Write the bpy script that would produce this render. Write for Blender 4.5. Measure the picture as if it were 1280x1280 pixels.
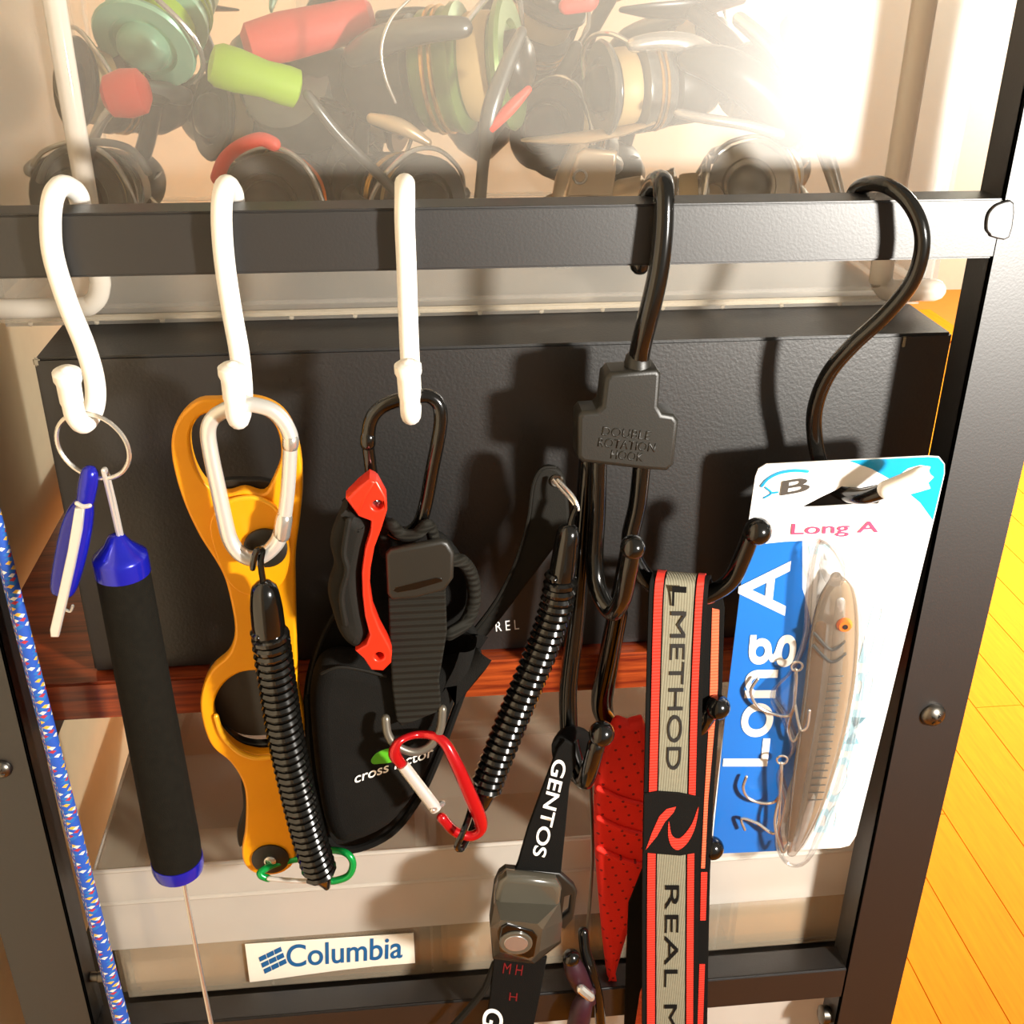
import bpy, bmesh, math, random
from mathutils import Vector, Matrix
random.seed(4)
for o in list(bpy.data.objects): bpy.data.objects.remove(o)
scene = bpy.context.scene
COL = scene.collection
# ------------------------------------------------------------------ camera (metres; X along the rack, Y into it, Z up)
F = 1403.94; DIST = 0.42
yaw, pit, rol = math.radians(6.1251), math.radians(27.218), math.radians(-0.409)
fwd = Vector((math.sin(yaw)*math.cos(pit), math.cos(yaw)*math.cos(pit), -math.sin(pit)))
rgt = Vector((math.cos(yaw), -math.sin(yaw), 0)); dwn = fwd.cross(rgt)
RGT = math.cos(rol)*rgt + math.sin(rol)*dwn; DWN = -math.sin(rol)*rgt + math.cos(rol)*dwn
CAM = Vector((0, -DIST, 0))
cd = bpy.data.cameras.new('camera'); cam = bpy.data.objects.new('camera', cd); COL.objects.link(cam)
m = Matrix((RGT, -DWN, -fwd)).transposed().to_4x4(); m.translation = CAM; cam.matrix_world = m
cd.sensor_width = 36; cd.lens = F/1280*36; cd.clip_start = 0.01; cd.clip_end = 50
scene.camera = cam
# ------------------------------------------------------------------ light
w = bpy.data.worlds.new('world'); scene.world = w; w.use_nodes = True
w.node_tree.nodes['Background'].inputs[0].default_value = (1, .90, .74, 1)
w.node_tree.nodes['Background'].inputs[1].default_value = 0.42
def area(name, loc, target, size, power, col):
    l = bpy.data.lights.new(name, 'AREA'); l.shape = 'DISK'; l.size = size; l.energy = power; l.color = col
    o = bpy.data.objects.new(name, l); COL.objects.link(o); o.location = loc
    o.rotation_euler = (Vector(target)-Vector(loc)).to_track_quat('-Z', 'Y').to_euler()
    return o
def point(name, loc, power, r, col):
    l = bpy.data.lights.new(name, 'POINT'); l.energy = power; l.shadow_soft_size = r; l.color = col
    o = bpy.data.objects.new(name, l); COL.objects.link(o); o.location = loc; return o
sl = bpy.data.lights.new('desk_lamp', 'SPOT'); sl.energy = 52; sl.shadow_soft_size = .028; sl.color = (1, .945, .86); sl.spot_size = math.radians(115); sl.spot_blend = .5
so = bpy.data.objects.new('desk_lamp', sl); COL.objects.link(so); so.location = (.45, -.46, -.10)
so.rotation_euler = (Vector((.02, .1, -.24))-so.location).to_track_quat('-Z', 'Y').to_euler()
point('wall_fill', (2.4, 2.35, .45), 240, .10, (1, .95, .86))  # unseen fill light added to brighten the back wall
area('front_fill', (1.45, -1.75, .3), (.2, 0, -.15), .9, 5, (1, .95, .88))  # weak unseen fill light added from the front right, no real window
area('floor_fill', (1.15, 1.25, 1.1), (1.15, 1.25, -1), .5, 36, (1, .93, .80)).data.spread = math.radians(80)  # unseen fill added above the visible floor, spread narrowed to spare the front
vs = scene.view_settings
vs.view_transform = 'Standard'; vs.look = 'None'; vs.gamma = 1; vs.use_curve_mapping = False; vs.exposure = -0.3
# ------------------------------------------------------------------ helpers
YO = 0.0                                    # depth shift of the group being built
def ray(px, py): return RGT*((px-640)/F) + DWN*((py-640)/F) + fwd
def U(px, py, Y=0.0):
    d = ray(px, py); return CAM + d*((Y+YO+DIST)/d.y)
def S(px, py, Y=0.0):                       # metres per pixel there
    return ((U(px, py, Y)-CAM).dot(fwd))/F
class Plane:
    def __init__(s, a, b, c):               # three world points: origin, roughly +x, roughly +up
        s.o = a; s.ex = (b-a).normalized(); s.n = s.ex.cross(c-a).normalized(); s.ez = s.n.cross(s.ex)
    def at(s, px, py):
        d = ray(px, py); return CAM + d*((s.o-CAM).dot(s.n)/d.dot(s.n))
    def uv(s, px, py):
        q = s.at(px, py)-s.o; return q.dot(s.ex), q.dot(s.ez)
def YP(Y):
    Y += YO; return Plane(Vector((0, Y, 0)), Vector((1, Y, 0)), Vector((0, Y, 1)))   # n points to the viewer (-Y)
def sm(pts, k=5, closed=False):
    pts = [tuple(p) for p in pts]; n = len(pts); out = []
    for i in range(n if closed else n-1):
        if closed: p0, p1, p2, p3 = pts[i-1], pts[i], pts[(i+1) % n], pts[(i+2) % n]
        else: p0, p1, p2, p3 = pts[max(i-1, 0)], pts[i], pts[i+1], pts[min(i+2, n-1)]
        for j in range(k):
            t = j/k
            out.append(tuple(.5*(2*b+(c-a)*t+(2*a-5*b+4*c-d)*t*t+(3*b-a-3*c+d)*t**3) for a, b, c, d in zip(p0, p1, p2, p3)))
    if not closed: out.append(pts[-1])
    return out
def mesh(verts, faces, uvs=None):
    me = bpy.data.meshes.new('m'); me.from_pydata([tuple(v) for v in verts], [], faces)
    if uvs:
        l = me.uv_layers.new()
        for p in me.polygons:
            for li, vi in zip(p.loop_indices, p.vertices): l.data[li].uv = uvs[vi]
    bm = bmesh.new(); bm.from_mesh(me); bmesh.ops.recalc_face_normals(bm, faces=bm.faces); bm.to_mesh(me); bm.free()
    return me
def tube(pts, r, n=10, closed=False, rnd=True, flat=None, uv=False):
    """round tube; r number or list; flat=(direction, factor) squashes the section along a direction"""
    P = [Vector(p[:3]) for p in pts]; N = len(P)
    rr = list(r) if isinstance(r, (list, tuple)) else [r]*N
    if rnd and not closed:                  # rounded ends
        for end in (0, -1):
            i, j = (0, 1) if end == 0 else (N-1, N-2)
            d = (P[i]-P[j]).normalized(); ex = [(P[i]+d*rr[i]*.5, rr[i]*.86), (P[i]+d*rr[i]*.87, rr[i]*.5), (P[i]+d*rr[i], rr[i]*.06)]
            if end == 0: P = [e[0] for e in ex[::-1]]+P; rr = [e[1] for e in ex[::-1]]+rr
            else: P += [e[0] for e in ex]; rr += [e[1] for e in ex]
            N = len(P)
    T = []
    for i in range(N):
        a = P[i-1] if (i or closed) else P[0]; b = P[(i+1) % N] if (i < N-1 or closed) else P[-1]
        T.append((b-a).normalized())
    u = T[0].orthogonal().normalized(); V = []; uvs = []; L = 0
    for i in range(N):
        u = (u-T[i]*u.dot(T[i])).normalized(); v = T[i].cross(u)
        if i: L += (P[i]-P[i-1]).length
        for k in range(n):
            a = 2*math.pi*k/n; o = (u*math.cos(a)+v*math.sin(a))*rr[i]
            if flat: o -= Vector(flat[0])*o.dot(Vector(flat[0]))*(1-flat[1])
            V.append(P[i]+o); uvs.append((k/n, L))
    Fc = []
    for i in range(N if closed else N-1):
        for k in range(n):
            a, b = i*n+k, i*n+(k+1) % n; c, d = ((i+1) % N)*n+(k+1) % n, ((i+1) % N)*n+k
            Fc.append((a, b, c, d))
    if not closed: Fc += [tuple(range(n))[::-1], tuple((N-1)*n+k for k in range(n))]
    return mesh(V, Fc, uvs if uv else None)
def ptube(pts, rpx, k=5, n=10, closed=False, **kw):
    """tube through (px, py, Y) points; radius in pixels (single, or 4th entry)"""
    P = []
    for p in pts:
        q = U(p[0], p[1], p[2]); s = S(p[0], p[1], p[2]); P.append((q.x, q.y, q.z, (p[3] if len(p) > 3 else rpx)*s))
    P = sm(P, k, closed) if k > 1 else P
    return tube(P, [p[3] for p in P], n, closed, **kw)
def lathe(prof, a, b, n=24):
    """prof: (t in 0..1 from a to b, radius)"""
    a, b = Vector(a), Vector(b); d = (b-a); u = d.normalized().orthogonal().normalized(); v = d.normalized().cross(u)
    V = []; Fc = []
    for t, r in prof:
        for k in range(n):
            g = 2*math.pi*k/n; V.append(a+d*t+(u*math.cos(g)+v*math.sin(g))*max(r, 1e-5))
    for i in range(len(prof)-1):
        for k in range(n): Fc.append((i*n+k, i*n+(k+1) % n, (i+1)*n+(k+1) % n, (i+1)*n+k))
    Fc += [tuple(range(n))[::-1], tuple((len(prof)-1)*n+k for k in range(n))]
    return mesh(V, Fc)
def ring(c, axis, R, r, N=40, n=8):
    axis = Vector(axis).normalized(); u = axis.orthogonal().normalized(); v = axis.cross(u)
    return tube([Vector(c)+(u*math.cos(2*math.pi*i/N)+v*math.sin(2*math.pi*i/N))*R for i in range(N)], r, n, True)
def ball(c, r, n=20): return lathe([(.5-.5*math.cos(math.pi*i/12), r*math.sin(math.pi*i/12)) for i in range(13)], Vector(c)-Vector((0, 0, r)), Vector(c)+Vector((0, 0, r)), n)
def box(x0, x1, y0, y1, z0, z1, bev=0, seg=2):
    bm = bmesh.new(); bmesh.ops.create_cube(bm, size=1)
    for v in bm.verts: v.co = Vector(((x0+x1)/2+v.co.x*(x1-x0), (y0+y1)/2+v.co.y*(y1-y0), (z0+z1)/2+v.co.z*(z1-z0)))
    if bev: bmesh.ops.bevel(bm, geom=bm.edges[:], offset=bev, segments=seg, affect='EDGES')
    me = bpy.data.meshes.new('m'); bm.to_mesh(me); bm.free(); return me
def joinm(*ms):
    bm = bmesh.new()
    for q in ms: bm.from_mesh(q)
    me = bpy.data.meshes.new('m'); bm.to_mesh(me); bm.free(); return me
def from_curve(cu):
    o = bpy.data.objects.new('tmp', cu); COL.objects.link(o)
    dg = bpy.context.evaluated_depsgraph_get(); me = bpy.data.meshes.new_from_object(o.evaluated_get(dg))
    bpy.data.objects.remove(o); me.materials.clear(); return me
def plate(loops, pl, thick, bev=.0005, smooth=0, res=2, back=0.0):
    """solid plate: pixel outlines (first outer, rest holes) on a plane, front face on the plane"""
    if not isinstance(pl, Plane): pl = YP(pl)
    cu = bpy.data.curves.new('c', 'CURVE'); cu.dimensions = '2D'; cu.fill_mode = 'BOTH'
    for lp in loops:
        pts = [pl.uv(*p) for p in lp]
        if smooth: pts = sm(pts, smooth, True)
        s = cu.splines.new('POLY'); s.points.add(len(pts)-1); s.use_cyclic_u = True
        for q, p in zip(s.points, pts): q.co = (p[0], p[1], 0, 1)
    bev = min(bev, thick/2*.98)
    cu.extrude = max(thick/2-bev, 0); cu.bevel_depth = bev; cu.bevel_resolution = res; cu.offset = -bev
    me = from_curve(cu)
    for v in me.vertices:
        c = v.co.copy(); v.co = pl.o+pl.ex*c.x+pl.ez*c.y+pl.n*(c.z-thick/2-back)
    return me
def text(s, pl, p0, p1, p2, lift=.0003, bold=0.0, spacing=1.0, ext=0.0):
    """flat lettering: p0 lower-left, p1 lower-right, p2 upper-left pixel of the word's box"""
    if not isinstance(pl, Plane): pl = YP(pl)
    cu = bpy.data.curves.new('t', 'FONT'); cu.body = s; cu.offset = bold; cu.space_character = spacing; cu.extrude = 0
    me = from_curve(cu)
    xs = [v.co.x for v in me.vertices]; ys = [v.co.y for v in me.vertices]
    x0, x1 = min(xs), max(xs); y0, y1 = min(ys), max(ys)
    O, A, B = pl.at(*p0), pl.at(*p1), pl.at(*p2)
    for v in me.vertices: v.co = O+(A-O)*((v.co.x-x0)/(x1-x0))+(B-O)*((v.co.y-y0)/(y1-y0))+pl.n*lift
    if ext:
        bm = bmesh.new(); bm.from_mesh(me); g = bmesh.ops.extrude_face_region(bm, geom=bm.faces[:])
        for e in g['geom']:
            if isinstance(e, bmesh.types.BMVert): e.co += pl.n*ext
        bm.to_mesh(me); bm.free()
    return me
def coil(path, R, r, turns, per=14, n=6):
    """helix round a smooth path given by world points (x, y, z)"""
    P = [Vector(p[:3]) for p in path]; acc = [0]
    for i in range(1, len(P)): acc.append(acc[-1]+(P[i]-P[i-1]).length)
    Lt = acc[-1]; out = []; u = (P[1]-P[0]).orthogonal().normalized(); j = 0
    for i in range(turns*per+1):
        s = Lt*i/(turns*per)
        while j < len(P)-2 and acc[j+1] < s: j += 1
        t = (s-acc[j])/(acc[j+1]-acc[j]); c = P[j].lerp(P[j+1], t); d = (P[j+1]-P[j]).normalized()
        u = (u-d*u.dot(d)).normalized(); v = d.cross(u); a = 2*math.pi*i/per
        RR = R[0]+(R[1]-R[0])*s/Lt
        out.append(c+(u*math.cos(a)+v*math.sin(a))*RR)
    return tube(out, r, n)
def link(name, me, mat, parent=None, smooth=True, label=None):
    o = bpy.data.objects.new(name, me); COL.objects.link(o)
    if me is not None:
        if not me.materials: me.materials.append(mat)
        if smooth:
            for p in me.polygons: p.use_smooth = True
            me.set_sharp_from_angle(angle=math.radians(42))
    if parent: o.parent = parent
    if label: o['label'] = label
    return o
ROOTS = []
def thing(name, label, cat, group=None):
    o = bpy.data.objects.new(name, None); o.empty_display_size = .01; COL.objects.link(o); ROOTS.append(o)
    o['label'] = label; o['category'] = cat
    if group: o['group'] = group
    return o
def solo(name, me, mat, label, cat, group=None):
    o = link(name, me, mat); ROOTS.append(o); o['label'] = label; o['category'] = cat
    if group: o['group'] = group
    return o
# ------------------------------------------------------------------ materials
def lin(h):
    h = h.lstrip('#'); c = [int(h[i:i+2], 16)/255 for i in (0, 2, 4)]
    return tuple(x/12.92 if x <= .04045 else ((x+.055)/1.055)**2.4 for x in c)+(1,)
def mat(name, col, rough=.5, metal=0.0, var=.08, vs_=60, bump=0.0, bs=400, spec=.5, coat=0.0, sheen=0.0, detail=2, ior=1.5):
    M = bpy.data.materials.new(name); M.use_nodes = True; nt = M.node_tree; b = nt.nodes['Principled BSDF']
    tc = nt.nodes.new('ShaderNodeTexCoord'); no = nt.nodes.new('ShaderNodeTexNoise'); no.inputs['Scale'].default_value = vs_; no.inputs['Detail'].default_value = detail
    nt.links.new(tc.outputs['Object'], no.inputs['Vector'])
    mx = nt.nodes.new('ShaderNodeMix'); mx.data_type = 'RGBA'; c = lin(col)
    mx.inputs['A'].default_value = tuple(x*(1-var) for x in c[:3])+(1,); mx.inputs['B'].default_value = tuple(min(1, x*(1+var)) for x in c[:3])+(1,)
    nt.links.new(no.outputs['Fac'], mx.inputs['Factor']); nt.links.new(mx.outputs['Result'], b.inputs['Base Color'])
    b.inputs['Roughness'].default_value = rough; b.inputs['Metallic'].default_value = metal; b.inputs['Specular IOR Level'].default_value = spec
    b.inputs['IOR'].default_value = ior; b.inputs['Coat Weight'].default_value = coat; b.inputs['Sheen Weight'].default_value = sheen
    if bump:
        n2 = nt.nodes.new('ShaderNodeTexNoise'); n2.inputs['Scale'].default_value = bs; nt.links.new(tc.outputs['Object'], n2.inputs['Vector'])
        bp = nt.nodes.new('ShaderNodeBump'); bp.inputs['Strength'].default_value = bump; bp.inputs['Distance'].default_value = .001
        nt.links.new(n2.outputs['Fac'], bp.inputs['Height']); nt.links.new(bp.outputs['Normal'], b.inputs['Normal'])
    return M
def plastic(name, col, fac, rough=.3, gloss=.6, grough=.08):
    """clear or milky plastic: part see-through, part scattering, with a fresnel gloss"""
    M = bpy.data.materials.new(name); M.use_nodes = True; nt = M.node_tree; nt.nodes.remove(nt.nodes['Principled BSDF'])
    out = nt.nodes['Material Output']; tr = nt.nodes.new('ShaderNodeBsdfTransparent')
    df = nt.nodes.new('ShaderNodeBsdfDiffuse'); tl = nt.nodes.new('ShaderNodeBsdfTranslucent'); df.inputs[0].default_value = lin(col); tl.inputs[0].default_value = lin(col)
    m0 = nt.nodes.new('ShaderNodeMixShader'); m0.inputs[0].default_value = .4; nt.links.new(df.outputs[0], m0.inputs[1]); nt.links.new(tl.outputs[0], m0.inputs[2])
    no = nt.nodes.new('ShaderNodeTexNoise'); no.inputs['Scale'].default_value = 25; tc = nt.nodes.new('ShaderNodeTexCoord'); nt.links.new(tc.outputs['Object'], no.inputs['Vector'])
    mr = nt.nodes.new('ShaderNodeMapRange'); mr.inputs['To Min'].default_value = fac*.9; mr.inputs['To Max'].default_value = fac*1.1; nt.links.new(no.outputs['Fac'], mr.inputs['Value'])
    m1 = nt.nodes.new('ShaderNodeMixShader'); nt.links.new(mr.outputs[0], m1.inputs[0]); nt.links.new(tr.outputs[0], m1.inputs[1]); nt.links.new(m0.outputs[0], m1.inputs[2])
    gl = nt.nodes.new('ShaderNodeBsdfGlossy'); gl.inputs['Roughness'].default_value = grough
    fr = nt.nodes.new('ShaderNodeFresnel'); fr.inputs[0].default_value = 1.45
    mu = nt.nodes.new('ShaderNodeMath'); mu.operation = 'MULTIPLY'; mu.inputs[1].default_value = gloss; nt.links.new(fr.outputs[0], mu.inputs[0])
    m2 = nt.nodes.new('ShaderNodeMixShader'); nt.links.new(mu.outputs[0], m2.inputs[0]); nt.links.new(m1.outputs[0], m2.inputs[1]); nt.links.new(gl.outputs[0], m2.inputs[2])
    nt.links.new(m2.outputs[0], out.inputs[0]); return M
def wood(name, a, b, sx, rough=.4, coat=.2):
    M = mat(name, a, rough, coat=coat); nt = M.node_tree; bs = nt.nodes['Principled BSDF']
    tc = nt.nodes.new('ShaderNodeTexCoord'); mp = nt.nodes.new('ShaderNodeMapping'); mp.inputs['Scale'].default_value = sx
    no = nt.nodes.new('ShaderNodeTexNoise'); no.inputs['Scale'].default_value = 6; no.inputs['Detail'].default_value = 6; no.inputs['Roughness'].default_value = .65
    cr = nt.nodes.new('ShaderNodeValToRGB'); cr.color_ramp.elements[0].position = .35; cr.color_ramp.elements[1].position = .68
    cr.color_ramp.elements[0].color = lin(a); cr.color_ramp.elements[1].color = lin(b)
    nt.links.new(tc.outputs['Object'], mp.inputs[0]); nt.links.new(mp.outputs[0], no.inputs['Vector']); nt.links.new(no.outputs['Fac'], cr.inputs[0])
    nt.links.new(cr.outputs[0], bs.inputs['Base Color']); return M
def wave_bump(M, scale, direction='Z', strength=.6, dist=.0006):
    nt = M.node_tree; b = nt.nodes['Principled BSDF']; tc = nt.nodes.new('ShaderNodeTexCoord'); wv = nt.nodes.new('ShaderNodeTexWave')
    wv.bands_direction = direction; wv.inputs['Scale'].default_value = scale; nt.links.new(tc.outputs['Object'], wv.inputs['Vector'])
    bp = nt.nodes.new('ShaderNodeBump'); bp.inputs['Strength'].default_value = strength; bp.inputs['Distance'].default_value = dist
    nt.links.new(wv.outputs['Fac'], bp.inputs['Height']); nt.links.new(bp.outputs['Normal'], b.inputs['Normal']); return M
K = {}
K['rack'] = mat('rack_paint', '#0e0b09', .46, var=.15, bump=.04, bs=900, spec=1.0, ior=1.5)
K['box'] = mat('black_card', '#0c0a08', .45, var=.25, vs_=25, bump=.10, bs=700, detail=5, spec=1.0, ior=1.48)
K['white'] = mat('white_vinyl', '#f7f4ec', .3, var=.02)
K['black'] = mat('black_gloss', '#0b0a08', .16, var=.1, coat=.4)
K['blackp'] = mat('black_plastic', '#1b1913', .45, var=.1, bump=.05, bs=1500)
K['rubber'] = mat('black_rubber', '#15130e', .75, var=.2, bump=.15, bs=1800, spec=.22)
K['foam'] = mat('black_foam', '#16140f', .9, var=.35, vs_=300, bump=.35, bs=2500, spec=.12)
K['fabric'] = mat('black_nylon', '#131210', .85, var=.25, bump=.4, bs=2200, spec=.12)
K['web'] = wave_bump(mat('ribbed_webbing', '#1a1812', .8, var=.2, spec=.2), 95, 'Z', 1.0, .0009)
K['steel'] = mat('steel', '#d8d4cc', .22, .8, var=.04)
K['steeld'] = mat('dark_steel', '#77726a', .3, 1.0, var=.05)
K['alu'] = mat('silver_aluminium', '#e0ddd6', .28, .55, var=.03)
K['gold'] = mat('gold_anodised', '#ee9f0a', .36, .15, var=.06, vs_=30, bump=.03, bs=1500)
K['goldr'] = mat('gold_rim', '#f2b020', .3, .2, var=.05)
K['blue'] = mat('blue_anodised', '#1a1fa8', .22, .3, var=.06, coat=.3)
K['redm'] = mat('red_orange_anodised', '#e2321a', .32, .25, var=.06)
K['redc'] = mat('red_aluminium', '#b8141a', .2, .45, var=.06, coat=.3)
K['green'] = mat('green_aluminium', '#129a45', .25, .4, var=.06)
K['grey'] = mat('grey_metal', '#6f6a60', .35, .6, var=.08)
K['card'] = mat('white_card', '#f6f5f2', .3, var=.015, vs_=20, coat=.3)
K['cardb'] = mat('blue_print', '#1f6fc6', .3, var=.12, vs_=14, coat=.3)
K['cyan'] = mat('cyan_print', '#1596cc', .3, var=.15, vs_=25, coat=.3)
K['pale'] = mat('pale_cyan_print', '#bfe9f2', .3, var=.05, coat=.3)
K['navy'] = mat('dark_grey_print', '#4a4540', .4, var=.1)
K['pink'] = mat('crimson_print', '#d2486a', .4, var=.1)
K['whitep'] = mat('white_print', '#f4f1ea', .6, var=.03)
K['clear'] = plastic('clear_blister', '#ffffff', .03, gloss=.55, grough=.05)
K['lure'] = plastic('smoke_lure_plastic', '#b9a58c', .36, gloss=1.0, grough=.06)
K['lureb'] = mat('lure_back_foil', '#8d8a80', .25, .5, var=.2, vs_=200)
K['foil'] = mat('silver_foil', '#c4c1b8', .25, .6, var=.2, vs_=300)
K['lurebelly'] = plastic('amber_belly', '#d69a3c', .6, gloss=.8)
K['orange'] = mat('orange_eye', '#ff7a10', .4)
K['strapb'] = mat('black_elastic', '#0f0e0c', .85, var=.2, bump=.35, bs=2500, spec=.12)
K['strapg'] = wave_bump(mat('grey_elastic', '#78735f', .9, var=.12, vs_=400), 260, 'X', .5, .0004)
K['strapr'] = wave_bump(mat('red_elastic', '#cf2712', .8, var=.15, vs_=400), 190, 'Z', .6, .0005)
K['strapo'] = wave_bump(mat('orange_elastic', '#e8603a', .8, var=.15, vs_=400), 190, 'Z', .6, .0005)
K['tubp'] = plastic('milky_clear_tub', '#efe9dd', .15, gloss=.65, grough=.34)
K['rib'] = plastic('white_tub_rib', '#fbf3e6', .75, gloss=.6)
K['casep'] = plastic('milky_case', '#f0e2c8', .30, gloss=.6)
K['caselid'] = plastic('milky_case_lid', '#f6f0e6', .58, gloss=.6)
K['sticker'] = mat('white_sticker', '#efe6d6', .5, var=.03)
K['blueink'] = mat('blue_ink', '#15598f', .5)
K['mahog'] = wood('mahogany', '#5a1708', '#a8481b', (2.5, 40, 60), .35, .3)
K['floor'] = wood('oak_floor', '#d97c00', '#e48a04', (30, 2.2, 20), .7, 0)
K['floor'].node_tree.nodes['Principled BSDF'].inputs['Specular IOR Level'].default_value = .12
K['floord'] = mat('floor_joint', '#b87410', .7)
K['wall'] = mat('white_wall', '#e4e6d8', .9, var=.03, bump=.05)
K['walll'] = mat('cream_wall', '#e4d3b2', .9, var=.05, bump=.05)
K['tan'] = mat('tan_card', '#d0a468', .8, var=.2, vs_=18)
K['brown'] = mat('brown_card', '#b07848', .8, var=.2, vs_=18)
K['redcard'] = mat('rose_card', '#bd8a58', .8, var=.2, vs_=18)
K['line'] = mat('tan_line', '#b89c6a', .5)
K['greeng'] = mat('olive_green_spool', '#6d8a4a', .35, .3)
K['teal'] = mat('pale_teal_spool', '#8fc7a8', .35, .2)
K['lime'] = mat('lime_eva', '#9cc61a', .6)
K['redk'] = mat('red_knob', '#e8402a', .5)
K['salmon'] = mat('salmon_grip', '#d2453c', .55)
K['reelb'] = mat('reel_black', '#20211f', .3, .3, var=.2)
K['reelg'] = mat('reel_grey', '#6b6d6a', .3, .6, var=.2)
K['reels'] = mat('reel_silver', '#b9b6b0', .22, .8, var=.1)
K['reelgold'] = mat('reel_gold', '#c9963a', .25, .8)
K['champ'] = mat('champagne_metal', '#cdb391', .3, .5)
K['purple'] = mat('purple_cord', '#2c0a18', .5, var=.4, vs_=300)
K['smoke'] = mat('smoky_plastic', '#4a463c', .2, var=.15, coat=.6)
# braided cord
M = mat('braided_cord', '#1d4fb0', .75); nt = M.node_tree; b = nt.nodes['Principled BSDF']
uvn = nt.nodes.new('ShaderNodeUVMap'); sp = nt.nodes.new('ShaderNodeSeparateXYZ'); nt.links.new(uvn.outputs[0], sp.inputs[0])
def mth(op, a, bb):
    q = nt.nodes.new('ShaderNodeMath'); q.operation = op
    for i, s in enumerate((a, bb)):
        if s is None: continue
        if isinstance(s, (int, float)): q.inputs[i].default_value = s
        else: nt.links.new(s, q.inputs[i])
    return q.outputs[0]
ua = mth('MULTIPLY', sp.outputs[0], 6); va = mth('MULTIPLY', sp.outputs[1], 520)
ca = mth('FLOOR', mth('ADD', ua, va), None); cb = mth('FLOOR', mth('SUBTRACT', va, ua), None)
cmb = nt.nodes.new('ShaderNodeCombineXYZ'); nt.links.new(mth('MODULO', ca, 6), cmb.inputs[0]); nt.links.new(mth('MODULO', cb, 5), cmb.inputs[1])
wn = nt.nodes.new('ShaderNodeTexWhiteNoise'); wn.noise_dimensions = '2D'; nt.links.new(cmb.outputs[0], wn.inputs['Vector'])
cr = nt.nodes.new('ShaderNodeValToRGB'); cr.color_ramp.interpolation = 'CONSTANT'; e = cr.color_ramp.elements
e[0].position = 0; e[0].color = lin('#1d4fb0'); e[1].position = .66; e[1].color = lin('#a82838')
for p, c in ((.76, '#d8d6ca'), (.85, '#1c66b0'), (.94, '#d8a93a')):
    q = e.new(p); q.color = lin(c)
nt.links.new(wn.outputs['Value'], cr.inputs[0]); nt.links.new(cr.outputs[0], b.inputs['Base Color'])
K['cord'] = M
# red perforated fabric
M = mat('red_perforated_fabric', '#f52410', .75, var=.12, vs_=40, bump=.25, bs=1500); nt = M.node_tree; b = nt.nodes['Principled BSDF']
tc = nt.nodes.new('ShaderNodeTexCoord'); mp = nt.nodes.new('ShaderNodeMapping'); mp.inputs['Rotation'].default_value = (0, .35, 0); nt.links.new(tc.outputs['Object'], mp.inputs[0])
sp = nt.nodes.new('ShaderNodeSeparateXYZ'); nt.links.new(mp.outputs[0], sp.inputs[0])
def cell(s): return mth('SUBTRACT', mth('FRACT', mth('MULTIPLY', s, 165), None), .5)
fx, fz = cell(sp.outputs[0]), cell(sp.outputs[2])
rad = mth('SQRT', mth('ADD', mth('MULTIPLY', fx, fx), mth('MULTIPLY', fz, fz)), None); msk = mth('LESS_THAN', rad, .12)
mx = nt.nodes.new('ShaderNodeMix'); mx.data_type = 'RGBA'; src = b.inputs['Base Color'].links[0].from_socket
nt.links.new(msk, mx.inputs['Factor']); nt.links.new(src, mx.inputs['A']); mx.inputs['B'].default_value = lin('#8a0c08'); nt.links.new(mx.outputs['Result'], b.inputs['Base Color'])
K['redf'] = M

# ================================================================== THE SETTING
ZF = -1.0
def struct(name, me, m_, **k):
    o = link(name, me, m_, **k); o['kind'] = 'structure'; return o
floor = struct('floor', box(-.6, 5, -2.2, 2.95, ZF-.05, ZF-.006), K['floord'], smooth=False)
pw = .0717; pl_me = box(-pw/2+.0004, pw/2-.0004, -.45, .45, -.006, 0, .0004, 1)
n = 0
for i in range(-11, 23):
    x = .5301+pw*(i+.5)
    off = (i*.37) % .9
    for j in range(-1, 4):
        y0 = -.2+off+j*.9005
        if y0 < -1.3 or y0+.45 > 2.94 or (x < -.2): continue
        o = link('plank', pl_me, K['floor'], floor, False); o.location = (x, y0, ZF); n += 1
struct('wall_back', box(-.6, 5, 2.95, 3.05, ZF-.05, 1.6), K['wall'], smooth=False)
struct('wall_left', box(-.335, -.235, -2.2, 2.95, ZF-.05, 1.6), K['walll'], smooth=False)

# ================================================================== THE RACK
rack = thing('metal_rack', 'black painted steel angle rack with two front posts and two crossbars', 'rack')
XR1, XR2, XL1, XL0 = .2351, .2698, -.173, -.2068
ZT, ZB, RT, RB = -.0898, -.113, -.5133, -.5365; FD = .0185; TH = .0018
def lpost(x_in, x_out, right):
    a = box(min(x_in, x_out), max(x_in, x_out), 0, TH, ZF, .12, .0005)
    s = -1 if right else 1
    xa = x_in; xb = x_in - s*TH if True else 0
    return joinm(a, box(min(xa, xb), max(xa, xb), 0, FD, ZF, .12, .0005))
post_l = link('post', lpost(XL1, XL0, False), K['rack'], rack)
post_r = link('post', lpost(XR1, XR2, True), K['rack'], rack)
def angle_bar(zt, zb, x0, x1): return joinm(box(x0, x1, -.0004, TH, zb, zt, .0009, 3), box(x0, x1, 0, .0162, zt-TH, zt, .0006))
link('crossbar', angle_bar(ZT, ZB, XL1-.02, XR1+.0015), K['rack'], rack)
link('crossbar', angle_bar(RT, RB, XL1-.02, XR1+.0008), K['rack'], rack)
link('shelf_panel', box(-.2, .262, .0195, .42, -.5365, -.5315, .001), K['rack'], rack)
for zz in (-.3365,):                                   # ledges that carry the wooden shelf
    for x0, x1 in ((-.206, -.176), (.238, .268)): link('ledge', box(x0, x1, .02, .42, zz-.02, zz, .001), K['rack'], rack)
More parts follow.
